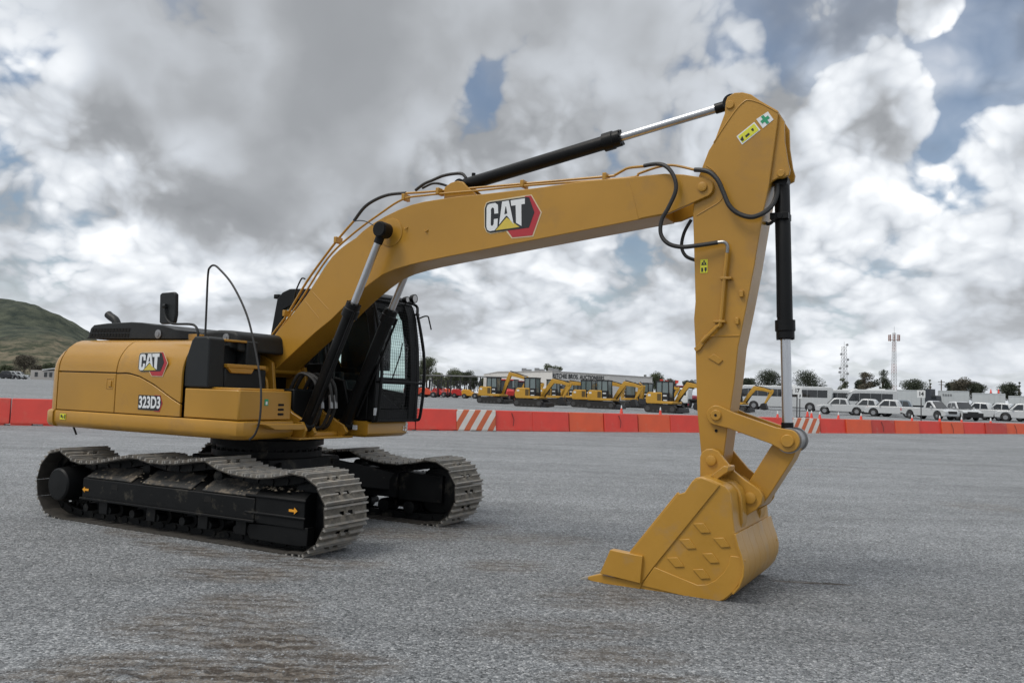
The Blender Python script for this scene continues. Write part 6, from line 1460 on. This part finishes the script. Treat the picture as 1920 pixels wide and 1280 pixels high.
# ================================================================ HILL
def hill():
    mb = MB(); D0 = 1500.0
    # ridge height (photo pixels above the far ground line) by column
    K = [(-900, 40), (-500, 95), (-250, 120), (-80, 131), (0, 134), (30, 133), (60, 127), (100, 114), (130, 99), (160, 80), (200, 50), (240, 26), (280, 8), (310, 0)]
    def ridge(x):
        for i in range(len(K)-1):
            if K[i][0] <= x <= K[i+1][0]: t = (x-K[i][0])/(K[i+1][0]-K[i][0]); t = t*t*(3-2*t)*0.3+t*0.7; return K[i][1]+(K[i+1][1]-K[i][1])*t
        return 0
    from mathutils import noise as nz_
    rows = []; nx, ny = 150, 46
    for j in range(ny+1):
        f = j/ny; row = []
        for i in range(nx+1):
            x = -900+1210*i/nx; a = (x-960)/FPX; d = 900+950*f; prof = math.sin(min(1.0, f/0.62)*math.pi/2)**1.25 if f < 0.62 else math.cos((f-0.62)/0.38*math.pi/2)
            Hh = ridge(x)/FPX*(900+950*0.62)*prof
            p = Vector((a*d, d, 0)); q = nz_.fractal(p*0.006, 1.0, 2.0, 6)*26*min(1, Hh/60)+nz_.fractal(p*0.05, 1.0, 2.0, 3)*2.2*min(1, Hh/30)
            row.append((p.x, p.y, 1.0+Hh+q*prof*0.8))
        rows.append(row)
    mb.grid(rows)
    m = bpy.data.materials.new('hill_scrub'); m.use_nodes = True; nt = m.node_tree; N = nt.nodes; L = nt.links; b = N['Principled BSDF']; b.inputs['Roughness'].default_value = 0.95; b.inputs['Specular IOR Level'].default_value = 0.1
    g_ = N.new('ShaderNodeNewGeometry'); sp = N.new('ShaderNodeSeparateXYZ'); L.new(g_.outputs['Position'], sp.inputs[0])
    def nn(sc, det=7):
        n = N.new('ShaderNodeTexNoise'); n.inputs['Scale'].default_value = sc; n.inputs['Detail'].default_value = det; n.inputs['Roughness'].default_value = 0.65; L.new(g_.outputs['Position'], n.inputs['Vector']); return n.outputs['Fac']
    r1 = N.new('ShaderNodeValToRGB'); L.new(nn(0.045), r1.inputs[0]); e = r1.color_ramp.elements; e[0].position = 0.35; e[0].color = (0.030, 0.040, 0.034, 1); e[1].position = 0.66; e[1].color = (0.092, 0.102, 0.074, 1)
    # dry slope low down
    ad = N.new('ShaderNodeMath'); ad.operation = 'MULTIPLY_ADD'; L.new(nn(0.012, 5), ad.inputs[0]); ad.inputs[1].default_value = 90; L.new(sp.outputs[2], ad.inputs[2])
    mr2 = N.new('ShaderNodeMapRange'); L.new(ad.outputs[0], mr2.inputs[0]); mr2.inputs[1].default_value = 78; mr2.inputs[2].default_value = 104; mr2.inputs[3].default_value = 0.85; mr2.inputs[4].default_value = 0
    r2 = N.new('ShaderNodeValToRGB'); L.new(nn(0.06), r2.inputs[0]); e = r2.color_ramp.elements; e[0].position = 0.42; e[0].color = (0.050, 0.058, 0.036, 1); e[1].position = 0.6; e[1].color = (0.20, 0.17, 0.12, 1)
    x = N.new('ShaderNodeMix'); x.data_type = 'RGBA'; L.new(mr2.outputs[0], x.inputs[0]); L.new(r1.outputs[0], x.inputs[6]); L.new(r2.outputs[0], x.inputs[7]); L.new(x.outputs[2], b.inputs['Base Color'])
    bp = N.new('ShaderNodeBump'); bp.inputs['Strength'].default_value = 0.8; bp.inputs['Distance'].default_value = 6; L.new(nn(0.08), bp.inputs['Height']); L.new(bp.outputs[0], b.inputs['Normal'])
    tag(mb.build('hill', m, ang=80), kind='structure')
hill()
# small things at the far left
for x, y, d, tn, m_, nm, lab in ((8, 707, 215, 0.1, mat('car_dark', (0.03, 0.03, 0.035), 0.3), 'parked_car', 'dark car at the left edge below the hill'), (20, 707, 220, 0.2, WCAR, 'parked_car', 'white car second from the left edge below the hill'), (31, 707, 222, 0.3, WCAR, 'parked_car', 'white car nearest the brownish tree below the hill')):
    P = far(x, y, d); pickup(lab, P, yaw_face(P, tn), m_=m_, group='cars parked far off below the hill', name=nm)
P = far(84, 707, 235); t = thing('pale_house', 'pale low house beside the tail of the machine, under a white roof', 'house', P, 0.1)
b = MB(); b.box(-3.4, 2.6, 0, 6, 0, 2.3); b.build('wall', mat('house_wall', (0.42, 0.40, 0.38), 0.8), t)
b = MB(); b.prism([(-0.6, 2.3), (-0.6, 2.5), (3.2, 3.1), (3.2, 2.9)], -0.4, 6.2, 'y'); b.build('roof', WHP, t)
for x in (-2.4, -0.2, 1.0): b = MB(); b.box(x, x+0.7, -0.05, 0.02, 0.7, 1.8); b.build('window', GLD, t)

# ================================================================ TOWERS
LAT = mat('lattice_grey', (0.38, 0.38, 0.38), 0.5); LATR = mat('lattice_red', (0.30, 0.17, 0.14), 0.5)
def tower(lab, x, yb, yt, d, w0, w1, n, bands, antennas):
    P = far(x, yb, d); q = raydir(x, yt); H = CP.z+q.z*d/math.hypot(q.x, q.y)-P.z
    t = thing('lattice_tower', lab, 'tower', P, 0.35)
    segs = {0: MB(), 1: MB()}
    for k in range(n):
        z0, z1 = H*0.92*k/n, H*0.92*(k+1)/n; a = w0+(w1-w0)*k/n; c = w0+(w1-w0)*(k+1)/n; mb = segs[(k*bands//n) % 2]; r = 0.045
        cs = [(-1,-1),(1,-1),(1,1),(-1,1)]
        for i in range(4):
            x0, y0 = cs[i]; x1, y1 = cs[(i+1) % 4]
            mb.cyl((x0*a, y0*a, z0), (x0*c, y0*c, z1), r*1.4, seg=5); mb.cyl((x0*a, y0*a, z0), (x1*c, y1*c, z1), r*0.8, seg=4); mb.cyl((x1*a, y1*a, z0), (x0*c, y0*c, z1), r*0.8, seg=4); mb.cyl((x0*c, y0*c, z1), (x1*c, y1*c, z1), r*0.8, seg=4)
    segs[0].build('lattice_mast', LAT, t)
    if bands > 1: o = segs[1].build('painted_section', LATR, t)
    m_ = MB(); m_.cyl((0, 0, H*0.92), (0, 0, H), 0.05, seg=5); m_.build('spire', LAT, t)
    R = random.Random(int(x))
    for z, off, kind in antennas:
        an = MB()
        if kind == 'ring':
            for k in range(8): a = k*math.pi/4; an.box(off*math.cos(a)-0.14, off*math.cos(a)+0.14, off*math.sin(a)-0.14, off*math.sin(a)+0.14, H*z, H*z+2.2); an.cyl((0, 0, H*z+0.4), (off*math.cos(a), off*math.sin(a), H*z+0.4), 0.05, seg=4)
            an.build('antenna_ring', LATR, t)
        else:
            an.cyl((off, -0.3, H*z), (off, 0.1, H*z), 0.45, seg=12); an.cyl((0, 0, H*z), (off, 0, H*z), 0.05, seg=4); an.build('dish_antenna', LAT, t)
tower('grey lattice telecom tower rising behind the coach tail', 1582, 742, 640, 330, 1.0, 0.6, 16, 1, [(0.95, 1.3, 'd'), (0.80, -1.4, 'd'), (0.72, 1.7, 'd'), (0.62, 1.3, 'd'), (0.58, -1.9, 'd'), (0.50, 1.6, 'd'), (0.52, -2.1, 'd')])
tower('tall red and white lattice tower with an antenna crown', 1676, 745, 612, 320, 0.72, 0.36, 24, 7, [(0.82, 1.7, 'ring')])
P = far(1765, 742, 250); t = thing('utility_pole', 'thin utility pole with a crossarm above the trailers', 'pole', P); q = raydir(1765, 718); H = CP.z+q.z*250-P.z
b = MB(); b.cyl((0, 0, 0), (0, 0, H), 0.14, seg=7); b.build('pole', BARK, t); b = MB(); b.box(-0.9, 0.9, -0.06, 0.06, H-0.6, H-0.45); b.box(-0.7, 0.7, -0.06, 0.06, H-1.3, H-1.15); b.build('crossarm', BARK, t)
for x, y, lab in ((1236, 711, 'orange safety flag above the largest small excavator, leftmost'), (1246, 713, 'orange safety flag between two others over the row'), (1265, 713, 'orange safety flag nearest the stick above the row')):
    P = far(x, 755, 120); q = raydir(x, y); H = CP.z+q.z*120-P.z; t = thing('flag_pole', lab, 'flag', P, 0, 'small orange flags above the machines')
    b = MB(); b.cyl((0, 0, 0), (0, 0, H), 0.04, seg=6); b.build('pole', GRYP, t); b = MB(); b.prism([(0.0, H-0.5), (0.45, H-0.42), (0.5, H-0.05), (0, H)], -0.015, 0.015, 'y'); b.build('flag', CONE, t)
